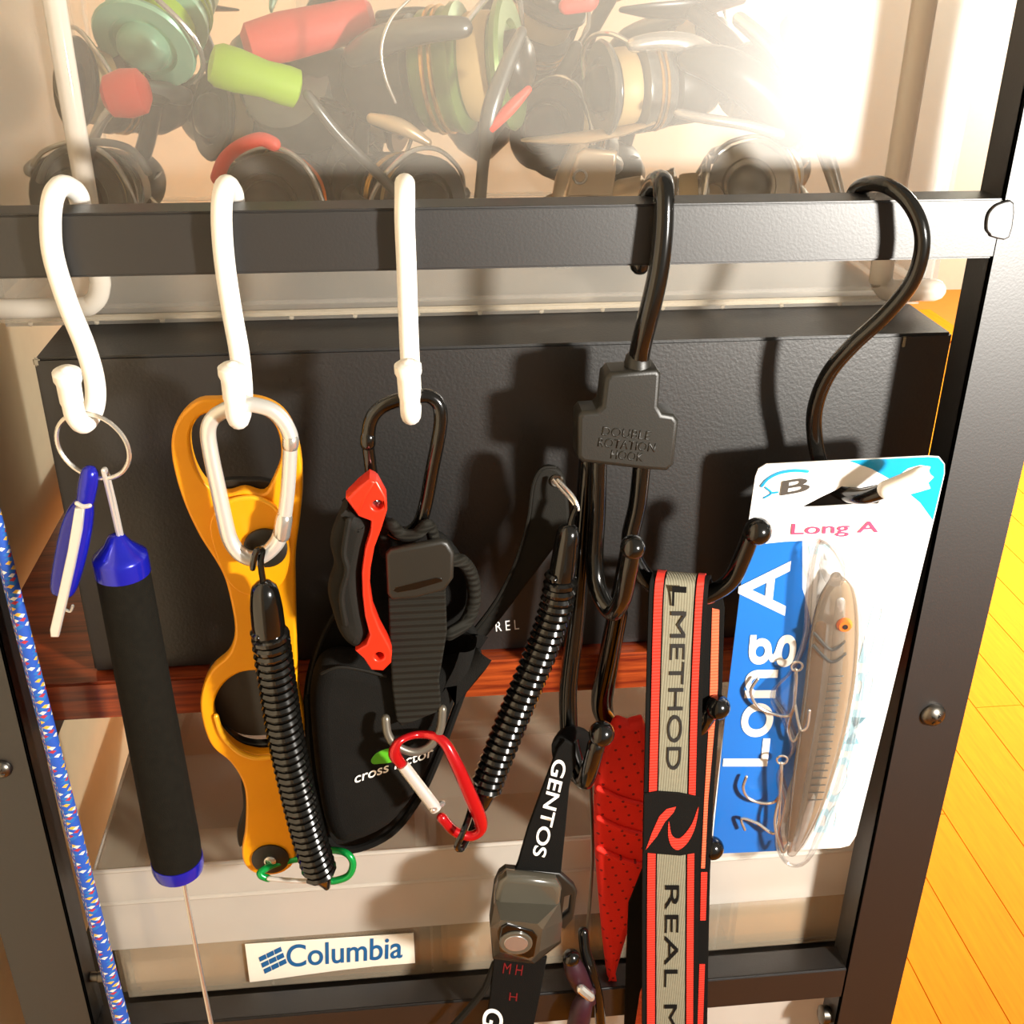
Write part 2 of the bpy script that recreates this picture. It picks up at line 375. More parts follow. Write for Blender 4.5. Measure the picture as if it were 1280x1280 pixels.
link('joint_tab', plate([[(1250, 254), (1239, 262), (1234, 272), (1233, 287), (1237, 293), (1241, 297), (1262, 297), (1268, 254)]], -.0016, .0016, .0006, 3), K['rack'], post_r)
def screw(px, py, Y, rpx, par, nrm=(0, -1, 0)):
    c = U(px, py, Y); r = S(px, py, Y)*rpx; nrm = Vector(nrm)
    h = lathe([(0, r), (.15, r), (.5, r*.86), (.8, r*.55), (1, .0)], c, c+nrm*r*.75, 20)
    o = link('screw', h, K['steeld'], par)
    u = nrm.orthogonal().normalized(); v = nrm.cross(u)
    t = c+nrm*r*.62
    bm = []
    for d in (u+v*.25, v-u*.25):
        d = d.normalized(); bm.append(tube([t-d*r*.42, t+d*r*.42], r*.1, 6))
    link('cross_slot', joinm(*bm), K['black'], o)
screw(1166, 893, -.0003, 16, post_r); screw(2, 961, -.0003, 13, post_l)
def bolt(p, q, rpx, par):
    a = U(*p); b_ = U(*q); r = S(*p)*rpx
    link('bolt', lathe([(0, r), (.5, r), (.55, r*1.15), (.9, r*1.15), (1, r*.7)], a, b_, 16), K['steeld'], par)
bolt((113, 1221, .009), (131, 1221, .009), 6, post_l)
bolt((1046, 1268, .008), (1024, 1268, .008), 10, post_r)

# ================================================================== BLACK BOX, WOODEN SHELF, CASES
ZBT = -.1555; ZSH = -.3115
bx = thing('cardboard_box', 'large matte black cardboard box standing on the mahogany shelf', 'box')
bxb = link('carton', box(-.1488, .2445, .035, .335, ZSH+.0004, ZBT, .0012, 2), K['box'], bx)
link('lettering', text('R E L', .0348, (620, 789), (649, 786), (619, 777)), K['whitep'], bx, False, 'small white printed letters')
# worn corner of the carton
K['bare'] = mat('bare_board', '#8f8570', .8)
link('worn_corner', box(-.1490, -.1462, .0347, .0362, ZBT-.0036, ZBT+.0002, .0007), K['bare'], bx)
link('torn_edge', box(.2215, .2233, .0347, .0356, ZBT-.006, ZBT-.001, .0003), K['bare'], bx)
solo('shelf_board', box(-.2053, .2672, .0265, .42, -.3325, ZSH, .0012), K['mahog'], 'reddish brown mahogany shelf board under the black box', 'shelf')

def tub(x0, x1, y0, y1, z0, z1, bev, th):
    bm = bmesh.new(); bmesh.ops.create_cube(bm, size=1)
    for v in bm.verts: v.co = Vector(((x0+x1)/2+v.co.x*(x1-x0), (y0+y1)/2+v.co.y*(y1-y0), (z0+z1)/2+v.co.z*(z1-z0)))
    bmesh.ops.delete(bm, geom=[f for f in bm.faces if f.normal.z > .9], context='FACES')
    bmesh.ops.bevel(bm, geom=[e for e in bm.edges if len(e.link_faces) == 2], offset=bev, segments=4, affect='EDGES')
    bmesh.ops.recalc_face_normals(bm, faces=bm.faces); bmesh.ops.solidify(bm, geom=bm.faces[:], thickness=th)
    me = bpy.data.meshes.new('m'); bm.to_mesh(me); bm.free(); return me
case = thing('tackle_case', 'milky plastic tackle case with a blue brand sticker behind the lower crossbar', 'case')
CX0, CX1, CY0, CY1, CZ0, CZ1, CZL = -.1686, .262, .03, .26, -.5308, -.4318, -.489
link('body', tub(CX0+.001, CX1-.001, CY0+.001, CY1, CZ0, CZL-.0002, .004, .0016), K['casep'], case)
lid_rim = link('lid', joinm(box(CX0, CX1, CY0, CY0+.0016, CZL, CZ1, .0006), box(CX0, CX0+.0016, CY0+.002, CY1, CZL, CZ1, .0006), box(CX1-.0016, CX1, CY0+.002, CY1, CZL, CZ1, .0006)), K['caselid'], case)
link('lid_top', box(CX0+.002, CX1-.002, CY0+.002, CY1, CZ1-.0016, CZ1, .0005), K['casep'], case)
link('lid_bead', tube([(CX0, CY0, -.4545), (CX1, CY0, -.4545)], .0012, 8), K['caselid'], lid_rim)
link('lid_bead', tube([(CX0, CY0, CZ1), (CX1, CY0, CZ1)], .0013, 8), K['caselid'], lid_rim)
for x in (-.085, .005, .095, .17): link('divider', box(x-.0007, x+.0007, CY0+.004, .1245, CZ0+.002, CZ1-.004), K['caselid'], case)
link('divider', box(CX0+.004, CX1-.004, .125, .1264, CZ0+.002, CZ1-.005), K['caselid'], case)
stp = Plane(Vector((0, CY0-.0012, 0)), Vector((1, CY0-.0012, 0)), Vector((0, CY0-.0012, 1)))
stk = link('sticker', plate([[(306, 1181), (517, 1167), (519, 1204), (470, 1208), (425, 1213), (380, 1219), (330, 1226), (312, 1228)]], stp, .0008, .0002), K['sticker'], case)
link('lettering', text('Columbia', stp, (359, 1209), (503, 1197), (358, 1181), bold=.012), K['blueink'], stk, False, 'blue brand name')
lg = []
for i, (u_, v_) in enumerate([(a, b_) for a in range(3) for b_ in range(3)]):
    cxp = 341+(u_-1)*9.5+(v_-1)*3.0; cyp = 1200+(v_-1)*7.5-(u_-1)*4.6
    lg.append(plate([[(cxp-5.2, cyp-.6), (cxp+3.4, cyp-4.8), (cxp+5.2, cyp+.6), (cxp-3.4, cyp+4.8)]], stp, .0002, .00005, back=-.0003))
link('emblem', joinm(*lg), K['blueink'], stk, False, 'blue woven diamond emblem')
for nm, a, mt_, lb, bv in (('packet', (-.16, -.09, .0335, .115, -.5285, -.482), 'tan', 'tan packet in the left compartment of the tackle case', .003),
                  ('packet', (-.078, -.002, .0335, .115, -.5285, -.462), 'brown', 'brown packet behind the brand sticker inside the tackle case', .003),
                  ('packet', (.011, .087, .035, .115, -.5285, -.470), 'tan', 'tan packet inside the tackle case behind the headlamp', .003),
                  ('packet', (.102, .163, .0335, .115, -.5285, -.480), 'brown', 'brown packet inside the tackle case behind the striped strap', .003),
                  ('packet', (.178, .255, .0335, .115, -.5285, -.475), 'tan', 'tan packet inside the tackle case below the lure card', .003),
                  ('bundle', (-.15, -.02, .135, .235, -.5285, -.452), 'redcard', 'tan bundle at the back of the tackle case', .008)):
    solo(nm, box(*a, bv, 3), K[mt_], lb, 'packet', 'packets in the tackle case')
lc = thing('storage_case', 'milky plastic storage case under the lower crossbar', 'case')
link('body', tub(-.165, .259, .03, .26, -.70, -.56, .004, .0016), K['caselid'], lc)
link('lid', box(-.168, .262, .028, .262, -.5598, -.545, .002), K['caselid'], lc)
link('shelf_panel', box(-.2, .262, .0195, .42, -.7055, -.7005, .001), K['rack'], rack)

# ================================================================== CLEAR TUB WITH REELS
tubt = thing('plastic_tub', 'clear plastic tub full of fishing reels standing on the black box', 'tub')
TX0, TX1, TY0, TY1 = -.1785, .2545, .071, .31
link('tub_wall', tub(TX0, TX1, TY0, TY1, ZBT+.0003, .06, .007, .0016), K['tubp'], tubt)
link('corner_rib', joinm(tube([(-.1257, TY0-.002, .055)]+sm([(-.1257, TY0-.002, -.06), (-.1257, TY0-.002, -.125), (-.1263, TY0-.002, -.136), (-.130, TY0-.002, -.1425), (-.138, TY0-.002, -.1445), (-.1735, TY0-.002, -.1445)], 5), .0044, 10)), K['rib'], tubt)
link('corner_rib', joinm(tube([(.2225, TY0-.002, .055)]+sm([(.2225, TY0-.002, -.06), (.2225, TY0-.002, -.134), (.2232, TY0-.002, -.141), (.2275, TY0-.002, -.1455), (.2375, TY0-.002, -.146), (.2495, TY0-.002, -.146)], 5), .0052, 10)), K['rib'], tubt)
link('bottom_lip', box(TX0+.006, TX1-.006, TY0-.0014, TY0+.0003, -.1512, -.1485, .0006), K['casep'], tubt)
for i in range(15): link('stud', ball((TX0+.02+i*.028, TY0-.0003, -.152), .0011, 8), K['casep'], tubt)

def reel(label, C, a, up, s, cols, knob=None, extra=None, line='line', group='fishing reels in the tub'):
    """spinning reel: C spool centre, a spool axis, up foot direction; knob = (arm points px, knob ends px, profile, material)"""
    R = thing('fishing_reel', label, 'reel', group)
    ax = Vector(a).normalized(); az = (Vector(up)-ax*Vector(up).dot(ax)).normalized(); ay = az.cross(ax)
    def L(x, y, z): return C+(ax*x+ay*y+az*z)*(s*.001)
    k = s*.001
    def lt(prof, p, q, n_=28):
        return lathe([(t, r*k) for t, r in prof], p, q, n_)
    sp_ = link('spool', lt([(0, 12), (0, 19), (.06, 21), (.36, 21.5), (.40, 22.6), (.46, 22.6), (.5, 17), (.86, 17), (.9, 22), (.96, 23), (1, 22), (1, 15), (.94, 14), (.94, 5)], L(-17, 0, 0), L(17, 0, 0)), K[cols['spool']], R)
    link('wound_line', lt([(0, 18.2), (.2, 18.8), (.8, 18.6), (1, 18)], L(1, 0, 0), L(11, 0, 0)), K[line], sp_)
    for xx in (-11, -8): link('accent_ring', ring(L(xx, 0, 0), ax, 21.4*k, .9*k, 32, 6), K[cols['accent']], sp_)
    link('drag_knob', lt([(0, 11), (.5, 11.5), (.8, 10), (1, 6)], L(13, 0, 0), L(24, 0, 0)), K[cols['body']], R)
    link('rotor', lt([(0, 9), (.15, 15), (.5, 20), (.95, 20.5), (1, 18)], L(-46, 0, 0), L(-18, 0, 0)), K[cols['body']], R)
    for sg in (1, -1):
        link('rotor_arm', tube(sm([L(-36, sg*17, 0), L(-22, sg*25, 0), L(-6, sg*28, 0), L(6, sg*27, 0)], 4), [v*k for v in [5, 5.2, 5.4, 5.4, 5.2, 5, 4.8, 4.6, 4.4, 4.2, 4, 3.8, 3.6]], 10), K[cols['arm']], R)
    link('bail_wire', tube(sm([L(6, 27, 0), L(13, 22, 13), L(17, 8, 25), L(17, -8, 25), L(13, -22, 13), L(6, -27, 0)], 6), 1.2*k, 8), K['steel'], R)
    bd = link('gear_body', lt([(0, 6), (.12, 13), (.45, 17), (.8, 14), (1, 10)], L(-88, 0, 0), L(-44, 0, 0)), K[cols['body']], R)
    link('side_plate', lt([(0, 10), (.08, 17), (.5, 19), (.92, 17), (1, 10)], L(-66, -14, -5), L(-66, 14, -5)), K[cols['arm']], bd)
    ft = link('foot_stem', tube(sm([L(-66, 0, 10), L(-60, 0, 28), L(-48, 0, 46)], 4), 4.6*k, 10), K[cols['body']], R)
    link('foot_plate', tube([L(-78, 0, 51), L(-60, 0, 49), L(-45, 0, 48), L(-25, 0, 49), L(-10, 0, 51)], [2*k, 5*k, 6.5*k, 5*k, 2*k], 12, flat=(az, .4)), K[cols['body']], ft)
    if knob:
        arm, ke, prof, mt_ = knob
        sh = [L(-66, 14, -5), L(-66, 20, -5)]
        pts = [U(*p[:3]) for p in arm]
        h = link('handle_arm', tube(sm(pts, 4), [S(*p[:3])*6.5 for p in sm(arm, 4)], 10), K[cols['arm']], R)
        p, q = U(*ke[0]), U(*ke[1]); sc = S(*ke[0])
        link('knob', lathe([(t, r*sc) for t, r in prof], p, q, 24), K[mt_], h)
    for nm, pts, rp, mt_ in (extra or []):
        link(nm, ptube(pts, rp, 5, 10), K[mt_], R)
    return R
blk = dict(spool='reelb', accent='reelgold', body='reelb', arm='reelg')
reel('dark reel with gold rings and a silver handle arm in the tub', U(790, 108, .135), (-1, -.18, -.05), (.1, .75, .6), .95, dict(spool='reelg', accent='reelgold', body='reelb', arm='reels'),
     ([(848, 142, .098), (880, 148, .093), (930, 156, .093), (975, 168, .096)], [(985, 42, .15), (1060, 8, .16)], [(0, 18), (.15, 26), (.5, 30), (.85, 34), (1, 26)], 'reelg'),
     [('bail_arm', [(925, 25, .15, 10), (965, 62, .135, 12), (1000, 120, .12, 12), (1030, 185, .11, 11), (1050, 250, .105, 8)], 10, 'reels'),
      ('bail_lever', [(862, 75, .12, 16), (905, 85, .115, 26), (955, 120, .115, 28), (985, 165, .115, 20)], 20, 'reelb')])
reel('reel with an olive green spool and gold rings in the tub', U(585, 85, .165), (.95, -.32, .12), (.1, .5, .8), 1.35, dict(spool='greeng', accent='reelgold', body='reelb', arm='reelg'), None,
     [('bail', [(515, -4, .12), (490, 22, .115), (477, 58, .112), (481, 95, .112), (494, 128, .115)], 2.2, 'steel'),
      ('bail_arm', [(652, 40, .11, 7), (632, 85, .105, 10), (613, 140, .10, 12), (605, 195, .10, 8), (600, 250, .10, 8)], 9, 'reelg'),
      ('accent_bar', [(660, 112, .10, 5), (637, 136, .098, 8), (613, 161, .098, 6)], 7, 'redk'),
      ('line_roller', [(465, 148, .105, 7), (500, 158, .10, 10), (535, 178, .1, 5)], 8, 'champ')])
reel('reel with an orange spool lip and a lime handle knob in the tub', U(345, 252, .135), (-.15, -.95, .10), (.5, .2, .9), 1.0, dict(spool='reelb', accent='orange', body='reelb', arm='reelg'),
     ([(384, 118, .105), (402, 142, .105), (425, 170, .108), (470, 215, .115), (510, 256, .12)], [(262, 78, .092), (374, 112, .1)], [(0, 12), (.02, 22), (.1, 27), (.3, 27), (.6, 23), (.85, 25), (.97, 24), (1, 15)], 'lime'),
     [('spool_lip', [(272, 222, .098), (281, 200, .097), (300, 183, .096), (325, 174, .096), (342, 180, .096)], 9, 'redk')])
reel('dark reel with a round red knob in the tub', U(112, 245, .15), (-.1, -.9, .08), (.5, .2, .9), 1.0, dict(spool='reelb', accent='reelg', body='reelb', arm='reels'),
     ([(110, 200, .12), (118, 172, .115), (132, 145, .112), (150, 125, .112)], [(130, 122, .105), (186, 112, .105)], [(0, 14), (.12, 25), (.5, 30), (.85, 27), (1, 14)], 'redk'), [('spool_lip', [(50, 225, .1), (66, 196, .1), (110, 178, .1), (160, 185, .1), (185, 215, .1)], 5, 'reelg')])
reel('reel with a pale teal spool behind the red knob in the tub', U(195, 25, .215), (-.25, -.75, -.55), (.8, .2, .3), 1.15, dict(spool='teal', accent='lime', body='teal', arm='reelg'), None, None, 'lime')
reel('black reel with a long salmon red grip in the tub', U(668, 30, .225), (.35, -.45, .8), (.6, .7, .1), 1.0, blk,
     ([(560, 20, .19), (520, 15, .185), (475, 20, .18)], [(304, 58, .165), (466, 20, .175)], [(0, 14), (.05, 26), (.3, 30), (.7, 27), (.95, 26), (1, 16)], 'salmon'), [('pink_tip', [(708, 8, .14, 10), (735, 0, .14, 14)], 12, 'salmon')])
R7 = reel('reel with a champagne foot plate standing up in the tub', U(850, 262, .13), (.92, -.25, .15), (-.3, -.2, .9), .9, dict(spool='reels', accent='champ', body='champ', arm='reels'), None, None)
link('mount_plate', plate([[(708, 246), (716, 212), (722, 193), (732, 187), (772, 190), (770, 220), (766, 246)]], .098, .006, .0015), K['champ'], R7)
link('rivet', ring(U(725, 221, .0975), (0, 1, 0), S(725, 221, .097)*8, S(725, 221, .097)*2, 20, 6), K['reels'], R7)
reel('grey reel lying on the tub floor beside the champagne foot', U(945, 228, .135), (-.5, -.85, .05), (.4, -.2, .9), .9, dict(spool='reels', accent='reelgold', body='reelg', arm='reels'), None, None)
reel('black reel lying on the tub floor under the olive spool', U(515, 248, .14), (.4, -.9, .05), (-.2, .4, .9), .95, blk, None, None)

for C_, a_, u_, l_ in ((U(130, 110, .215), (-.75, -.6, .2), (.2, .3, .9), 'black reel at the back of the tub behind the round red knob'),
                       (U(300, 150, .22), (-.8, -.5, .2), (.2, .4, .9), 'black reel at the back of the tub behind the lime knob'),
                       (U(470, 130, .225), (.9, -.3, -.2), (.1, .5, -.9), 'black reel at the back of the tub behind the olive spool'),
                       (U(700, 170, .21), (-.6, -.7, .4), (.5, .2, .8), 'black reel at the back of the tub behind the champagne foot plate'),
                       (U(860, 60, .225), (.8, -.5, .3), (.2, .6, .9), 'black reel at the back of the tub behind the silver handle arm')):
    reel(l_, C_, a_, u_, 1.0, blk)
# ================================================================== HOOKS
def white_hook(label, pts):
    h = thing('s_hook', label, 'hook', 'white S-hooks on the rack bar')
    q = sm([(U(*p[:3]).x, U(*p[:3]).y, U(*p[:3]).z) for p in pts], 7); r = .0038
    link('wire', tube(q, r, 14), K['white'], h)
    a, b_ = Vector(q[-2]), Vector(q[-1]); d = (b_-a).normalized()
    link('end_cap', lathe([(0, r*1.0), (.1, r*1.1), (.6, r*1.13), (.72, r*1.32), (.92, r*1.32), (1, r*.9)], b_-d*.012, b_+d*.0028, 18), K['white'], h)
white_hook('white S-hook holding the split ring and the foam handled tool', [(103, 300, .024), (103, 272, .0235), (98, 245, .021), (87, 234, .013), (75, 233, .004), (66, 248, -.003), (63, 280, -.0055), (67, 322, -.0056), (85, 380, -.006), (106, 432, -.008), (118, 475, -.010), (118, 507, -.014), (106, 529, -.020), (95, 521, -.026), (89, 497, -.028), (84, 470, -.030)])
white_hook('white S-hook holding the silver carabiner and gold fish grip', [(296, 300, .024), (295, 272, .0235), (293, 248, .021), (288, 235, .013), (282, 232, .004), (278, 247, -.003), (277, 280, -.0055), (281, 330, -.0056), (290, 390, -.006), (299, 440, -.008), (303, 480, -.010), (303, 508, -.014), (299, 524, -.020), (295, 518, -.027), (293, 495, -.030), (290, 464, -.031)])
white_hook('white S-hook holding the black carabiner and pliers pouch', [(506, 300, .024), (506, 272, .0235), (506, 248, .021), (506, 234, .013), (506, 230, .004), (506, 245, -.003), (506, 280, -.0055), (508, 330, -.0056), (510, 390, -.006), (512, 440, -.008), (514, 475, -.010), (515, 500, -.014), (514, 518, -.020), (513, 514, -.027), (512, 492, -.030), (510, 461, -.031)])

bh = thing('s_hook', 'large black S-hook holding the lure package', 'hook')
link('wire', ptube([(1082, 300, .03), (1068, 268, .028), (1068, 242, .022), (1082, 231, .012), (1105, 231, .0), (1132, 248, -.009), (1150, 280, -.014), (1152, 315, -.0145), (1138, 355, -.0125), (1105, 395, -.007), (1065, 432, 0.0), (1035, 468, .007), (1019, 510, .012), (1019, 550, .0145), (1030, 592, .013), (1048, 613, .007), (1078, 621, -.007), (1110, 612, -.0155)], 10, 6, 14), K['black'], bh)
link('end_cap', ptube([(1108, 612, -.0153), (1128, 604, -.0185), (1150, 594, -.0215)], 12, 3, 14), K['white'], bh, label='white vinyl tip')

# ================================================================== DOUBLE HOOK
dh = thing('double_hook', 'black double rotation hook hanger with ball tipped arms on the bar', 'hook')
link('hanger', ptube([(800, 330, .024), (801, 300, .0245), (808, 255, .0235), (817, 233, .015), (826, 226, .004), (830, 240, -.004), (829, 290, -.0062), (822, 345, -.0064), (808, 405, -.005), (800, 440, -.001), (797, 470, .001)], 13.5, 6, 14), K['black'], dh)
YO = .008
bpY = -.0145
blk_ = link('block', plate([[(764, 466), (822, 462), (827, 468), (824, 508), (829, 517), (843, 519), (849, 527), (843, 582), (834, 590), (806, 588), (728, 579), (721, 572), (722, 522), (728, 515), (746, 514), (752, 508), (756, 474)]], bpY, .0135, .002, 0, 3), K['blackp'], dh)
link('collar', ptube([(797, 452, -.0078), (797, 466, -.0085)], 17, 1, 16), K['blackp'], blk_)
for s_, a, b_, c in (('DOUBLE', (752, 544), (812, 550), (754, 533)), ('ROTATION', (747, 558), (818, 565), (749, 547)), ('HOOK', (763, 573), (803, 577), (765, 562))):
    link('embossing', text(s_, bpY, a, b_, c, lift=-.0001, bold=-.01, ext=.0004), K['blackp'], blk_, False)
def arm(pts, bp, br, rpx=11.5):
    a = link('hook_arm', ptube(pts, rpx, 6, 12), K['black'], dh)
    c = U(*bp); link('ball_tip', ball(c, S(*bp)*br), K['black'], a)
arm([(748, 570, -.008), (746, 640, -.008), (743, 700, -.009), (748, 738, -.014), (765, 765, -.022), (778, 748, -.030), (785, 715, -.034), (790, 690, -.035)], (791, 684, -.035), 16)
arm([(803, 575, -.004), (797, 630, -.004), (788, 672, -.004), (793, 700, -.005), (812, 727, -.007), (845, 744, -.009), (880, 745, -.011), (912, 727, -.014), (928, 697, -.017), (938, 671, -.019)], (947, 664, -.020), 18)
arm([(735, 575, .002), (727, 680, .002), (720, 770, 0), (711, 850, -.001), (710, 890, -.003), (713, 930, -.008), (722, 963, -.014), (731, 976, -.02), (738, 958, -.026), (745, 932, -.029)], (752, 917, -.030), 16.5)
arm([(788, 680, .005), (772, 760, .004), (758, 830, .006), (750, 872, .009), (756, 897, .010), (785, 925, .010), (830, 938, .009), (865, 922, .004), (885, 892, -.004)], (897, 884, -.006), 16)
arm([(775, 765, .008), (762, 840, .010), (757, 890, .013), (775, 950, .014), (800, 1020, .011), (820, 1070, .008), (850, 1085, .004), (878, 1075, 0)], (890, 1060, -.002), 15, 10)

YO = 0.0
# ================================================================== LEFT: CORD, RING, CLIP, FOAM TOOL
solo('braided_cord', ptube([(-12, 630, -.004), (0, 675, -.004), (30, 795, -.0045), (62, 920, -.005), (90, 1030, -.005), (117, 1140, -.005), (140, 1230, -.005), (158, 1300, -.005)], 9.5, 12, 12, uv=True), K['cord'], 'blue braided cord flecked with red, white and yellow', 'cord')
solo('split_ring', ring(U(116, 558, -.021), (.25, 1, .12), S(116, 558, -.021)*47, .0009, 48, 8), K['steel'], 'round steel split ring on the white hook above the foam handled tool', 'ring')
cl = thing('line_clipper', 'small blue clipper with a silver strip hanging from the split ring', 'clipper')
link('eyelet', ptube([(112, 592, -.02, 11), (110, 605, -.02, 12), (107, 625, -.02, 11)], 11, 3, 14), K['blue'], cl)
link('body', plate([[(98, 628), (110, 630), (114, 650), (108, 690), (96, 735), (86, 752), (68, 750), (60, 742), (62, 715), (72, 665), (84, 638)]], -.0245, .009, .0042, 3, 4), K['blue'], cl)
bl = link('blade_strip', plate([[(93, 636), (105, 636), (102, 665), (93, 710), (84, 750), (73, 797), (63, 797), (62, 788), (72, 745), (84, 690)]], -.0275, .003, .0006), K['alu'], cl)
link('band', ptube([(96, 629, -.0285), (104, 633, -.029), (112, 632, -.0285)], 3, 3, 8), K['alu'], cl)
link('wire_hook', ptube([(82, 762, -.02), (88, 764, -.02), (91, 757, -.02)], 2, 3, 6), K['steel'], bl)
ft_ = thing('hook_remover', 'long black foam handled tool with blue caps and a thin steel rod', 'tool')
A, B = U(153, 712, -.0135), U(222, 1078, -.0135); rA = S(153, 712, -.0135)*33; rB = S(222, 1078, -.0135)*31.5
link('foam_grip', lathe([(0, rA*.97), (.01, rA), (.5, (rA+rB)/2), (.93, rB), (.98, rB*.97), (1, rB*.9)], A, B, 32), K['foam'], ft_)
d = (B-A).normalized()
link('top_cap', lathe([(0, rA*.10), (.05, rA*.30), (.25, rA*.5), (.45, rA*.82), (.55, rA*1.0), (.62, rA*1.02), (1, rA*1.02)], A-d*.0165, A+d*.0015, 32), K['blue'], ft_)
link('end_cap', lathe([(0, rB*1.0), (.25, rB*1.02), (.5, rB*.95), (.72, rB*.55), (.75, rB*.3), (1, rB*.26)], B-d*.003, B+d*.012, 32), K['blue'], ft_)
link('steel_rod', ptube([(229, 1100, -.0135), (247, 1195, -.0135), (268, 1300, -.0135)], 2.9, 4, 8), K['steel'], ft_)
link('shackle', joinm(ptube([(129, 588, -.0215), (138, 625, -.018), (148, 668, -.0145)], 3.0, 3, 8), ptube([(134, 590, -.0175), (143, 627, -.016), (152, 668, -.0135)], 2.6, 3, 8), ptube([(129, 588, -.0215), (131, 586, -.0195), (134, 590, -.0175)], 2.8, 3, 8)), K['alu'], ft_)

# ================================================================== GOLD FISH GRIP, SILVER CARABINER, COIL LEASH
fg = thing('fish_grip', 'gold anodised fish grip with a finger hole and black pivot bolts', 'fish grip')
outer = [(274, 500), (248, 502), (228, 517), (216, 539), (214, 567), (221, 602), (233, 637), (250, 672), (270, 703), (281, 725), (288, 752), (293, 780), (292, 801), (284, 820), (266, 836), (255, 855), (250, 881), (255, 911), (266, 935), (287, 953), (301, 974), (307, 998), (306, 1038), (302, 1063), (305, 1080), (316, 1091), (334, 1095), (356, 1090), (369, 1075), (367, 1050), (360, 1005), (366, 965), (379, 930), (380, 895), (373, 860), (371, 820), (370, 780), (369, 735), (369, 695), (374, 655), (378, 611), (376, 572), (368, 539), (353, 515), (331, 502), (305, 498)]
hole1 = [(272, 515), (250, 521), (238, 541), (239, 567), (248, 592), (262, 609), (283, 618), (305, 613), (329, 618), (342, 598), (351, 572), (349, 546), (340, 528), (322, 517), (298, 513)]
hole2 = [(323, 839), (299, 842), (280, 855), (269, 874), (267, 892), (276, 916), (295, 935), (318, 943), (339, 942), (354, 930), (360, 895), (352, 860), (340, 843)]
link('frame', plate([outer, hole1, hole2], -.012, .006, .0012, 4, 3), K['gold'], fg)
link('cover_plate', plate([[(262, 660), (272, 636), (292, 624), (314, 622), (336, 628), (352, 645), (360, 672), (362, 700), (352, 730), (320, 745), (292, 735), (274, 705)]], -.0135, .0016, .0006, 4, 3), K['gold'], fg)
link('cover_rim', ptube([(270, 642, -.0136), (280, 630, -.0136), (300, 623, -.0136), (322, 623, -.0136), (340, 631, -.0136), (350, 641, -.0136)], 3.2, 5, 8), K['goldr'], fg)
link('finger_rim', ptube([(270, 895, -.0125), (278, 918, -.0125), (296, 938, -.0125), (318, 947, -.0125), (340, 946, -.0125)], 3.5, 5, 8), K['goldr'], fg)
link('inner_jaw', plate([[(262, 835), (300, 830), (340, 832), (362, 850), (370, 890), (360, 935), (335, 952), (300, 948), (272, 925), (260, 890)], [(282, 908), (300, 918), (325, 920), (352, 915), (362, 905), (360, 925), (340, 929), (318, 930), (298, 924)]], -.0045, .004, .0006, 4), K['blackp'], fg)
link('upper_jaw', plate([[(268, 603), (290, 600), (325, 600), (342, 604), (345, 640), (268, 640)]], -.0055, .004, .0006), K['blackp'], fg)
link('back_jaw', plate([[(301, 975), (311, 1000), (310, 1040), (300, 1060), (296, 1040), (304, 1010)]], -.006, .004, .0006, 3), K['blackp'], fg)
c = U(332, 684, -.0136); s_ = S(332, 684, -.0136)
pb = link('pivot_bolt', lathe([(0, 27*s_), (.6, 27*s_), (.85, 24*s_), (1, 17*s_), (1, 4*s_)], c, c+Vector((0, -.0022, 0)), 28), K['blackp'], fg)
link('bolt_pin', lathe([(0, 8*s_), (.7, 8*s_), (1, 5*s_)], c+Vector((0, -.002, 0)), c+Vector((0, -.0038, 0)), 16), K['steel'], pb)
c = U(338, 1073, -.0122); s_ = S(338, 1073, -.0122)
pb = link('pivot_bolt', lathe([(0, 23*s_), (.6, 23*s_), (1, 20*s_)], c, c+Vector((0, -.0014, 0)), 28), K['blackp'], fg)
link('screw_head', lathe([(0, 7.5*s_), (.6, 7.5*s_), (1, 5*s_)], c+Vector((0, -.0013, 0)), c+Vector((0, -.0026, 0)), 16), K['steel'], pb)

sc_ = thing('carabiner', 'silver aluminium carabiner over the gold fish grip', 'carabiner')
CB = [(305, 505), (283, 512), (266, 523), (260, 540), (264, 570), (272, 608), (280, 646), (287, 673), (298, 690), (314, 698), (331, 693), (346, 678), (353, 660)]
link('frame', ptube([(363, 552, -.021), (362, 542, -.021), (353, 525, -.021), (336, 511, -.021)]+[(x, y, -.021) for x, y in CB], 10, 5, 12), K['alu'], sc_)
link('gate', ptube([(363, 556, -.021), (360, 610, -.021), (355, 652, -.021)], 9.2, 4, 12, rnd=False), K['alu'], sc_)
link('gate_hinge', ptube([(355, 648, -.0212), (352, 668, -.0212)], 11, 1, 12), K['steel'], sc_)
link('gate_latch', ptube([(363.5, 549, -.0212), (363, 556, -.0212)], 10.6, 1, 12), K['steel'], sc_)

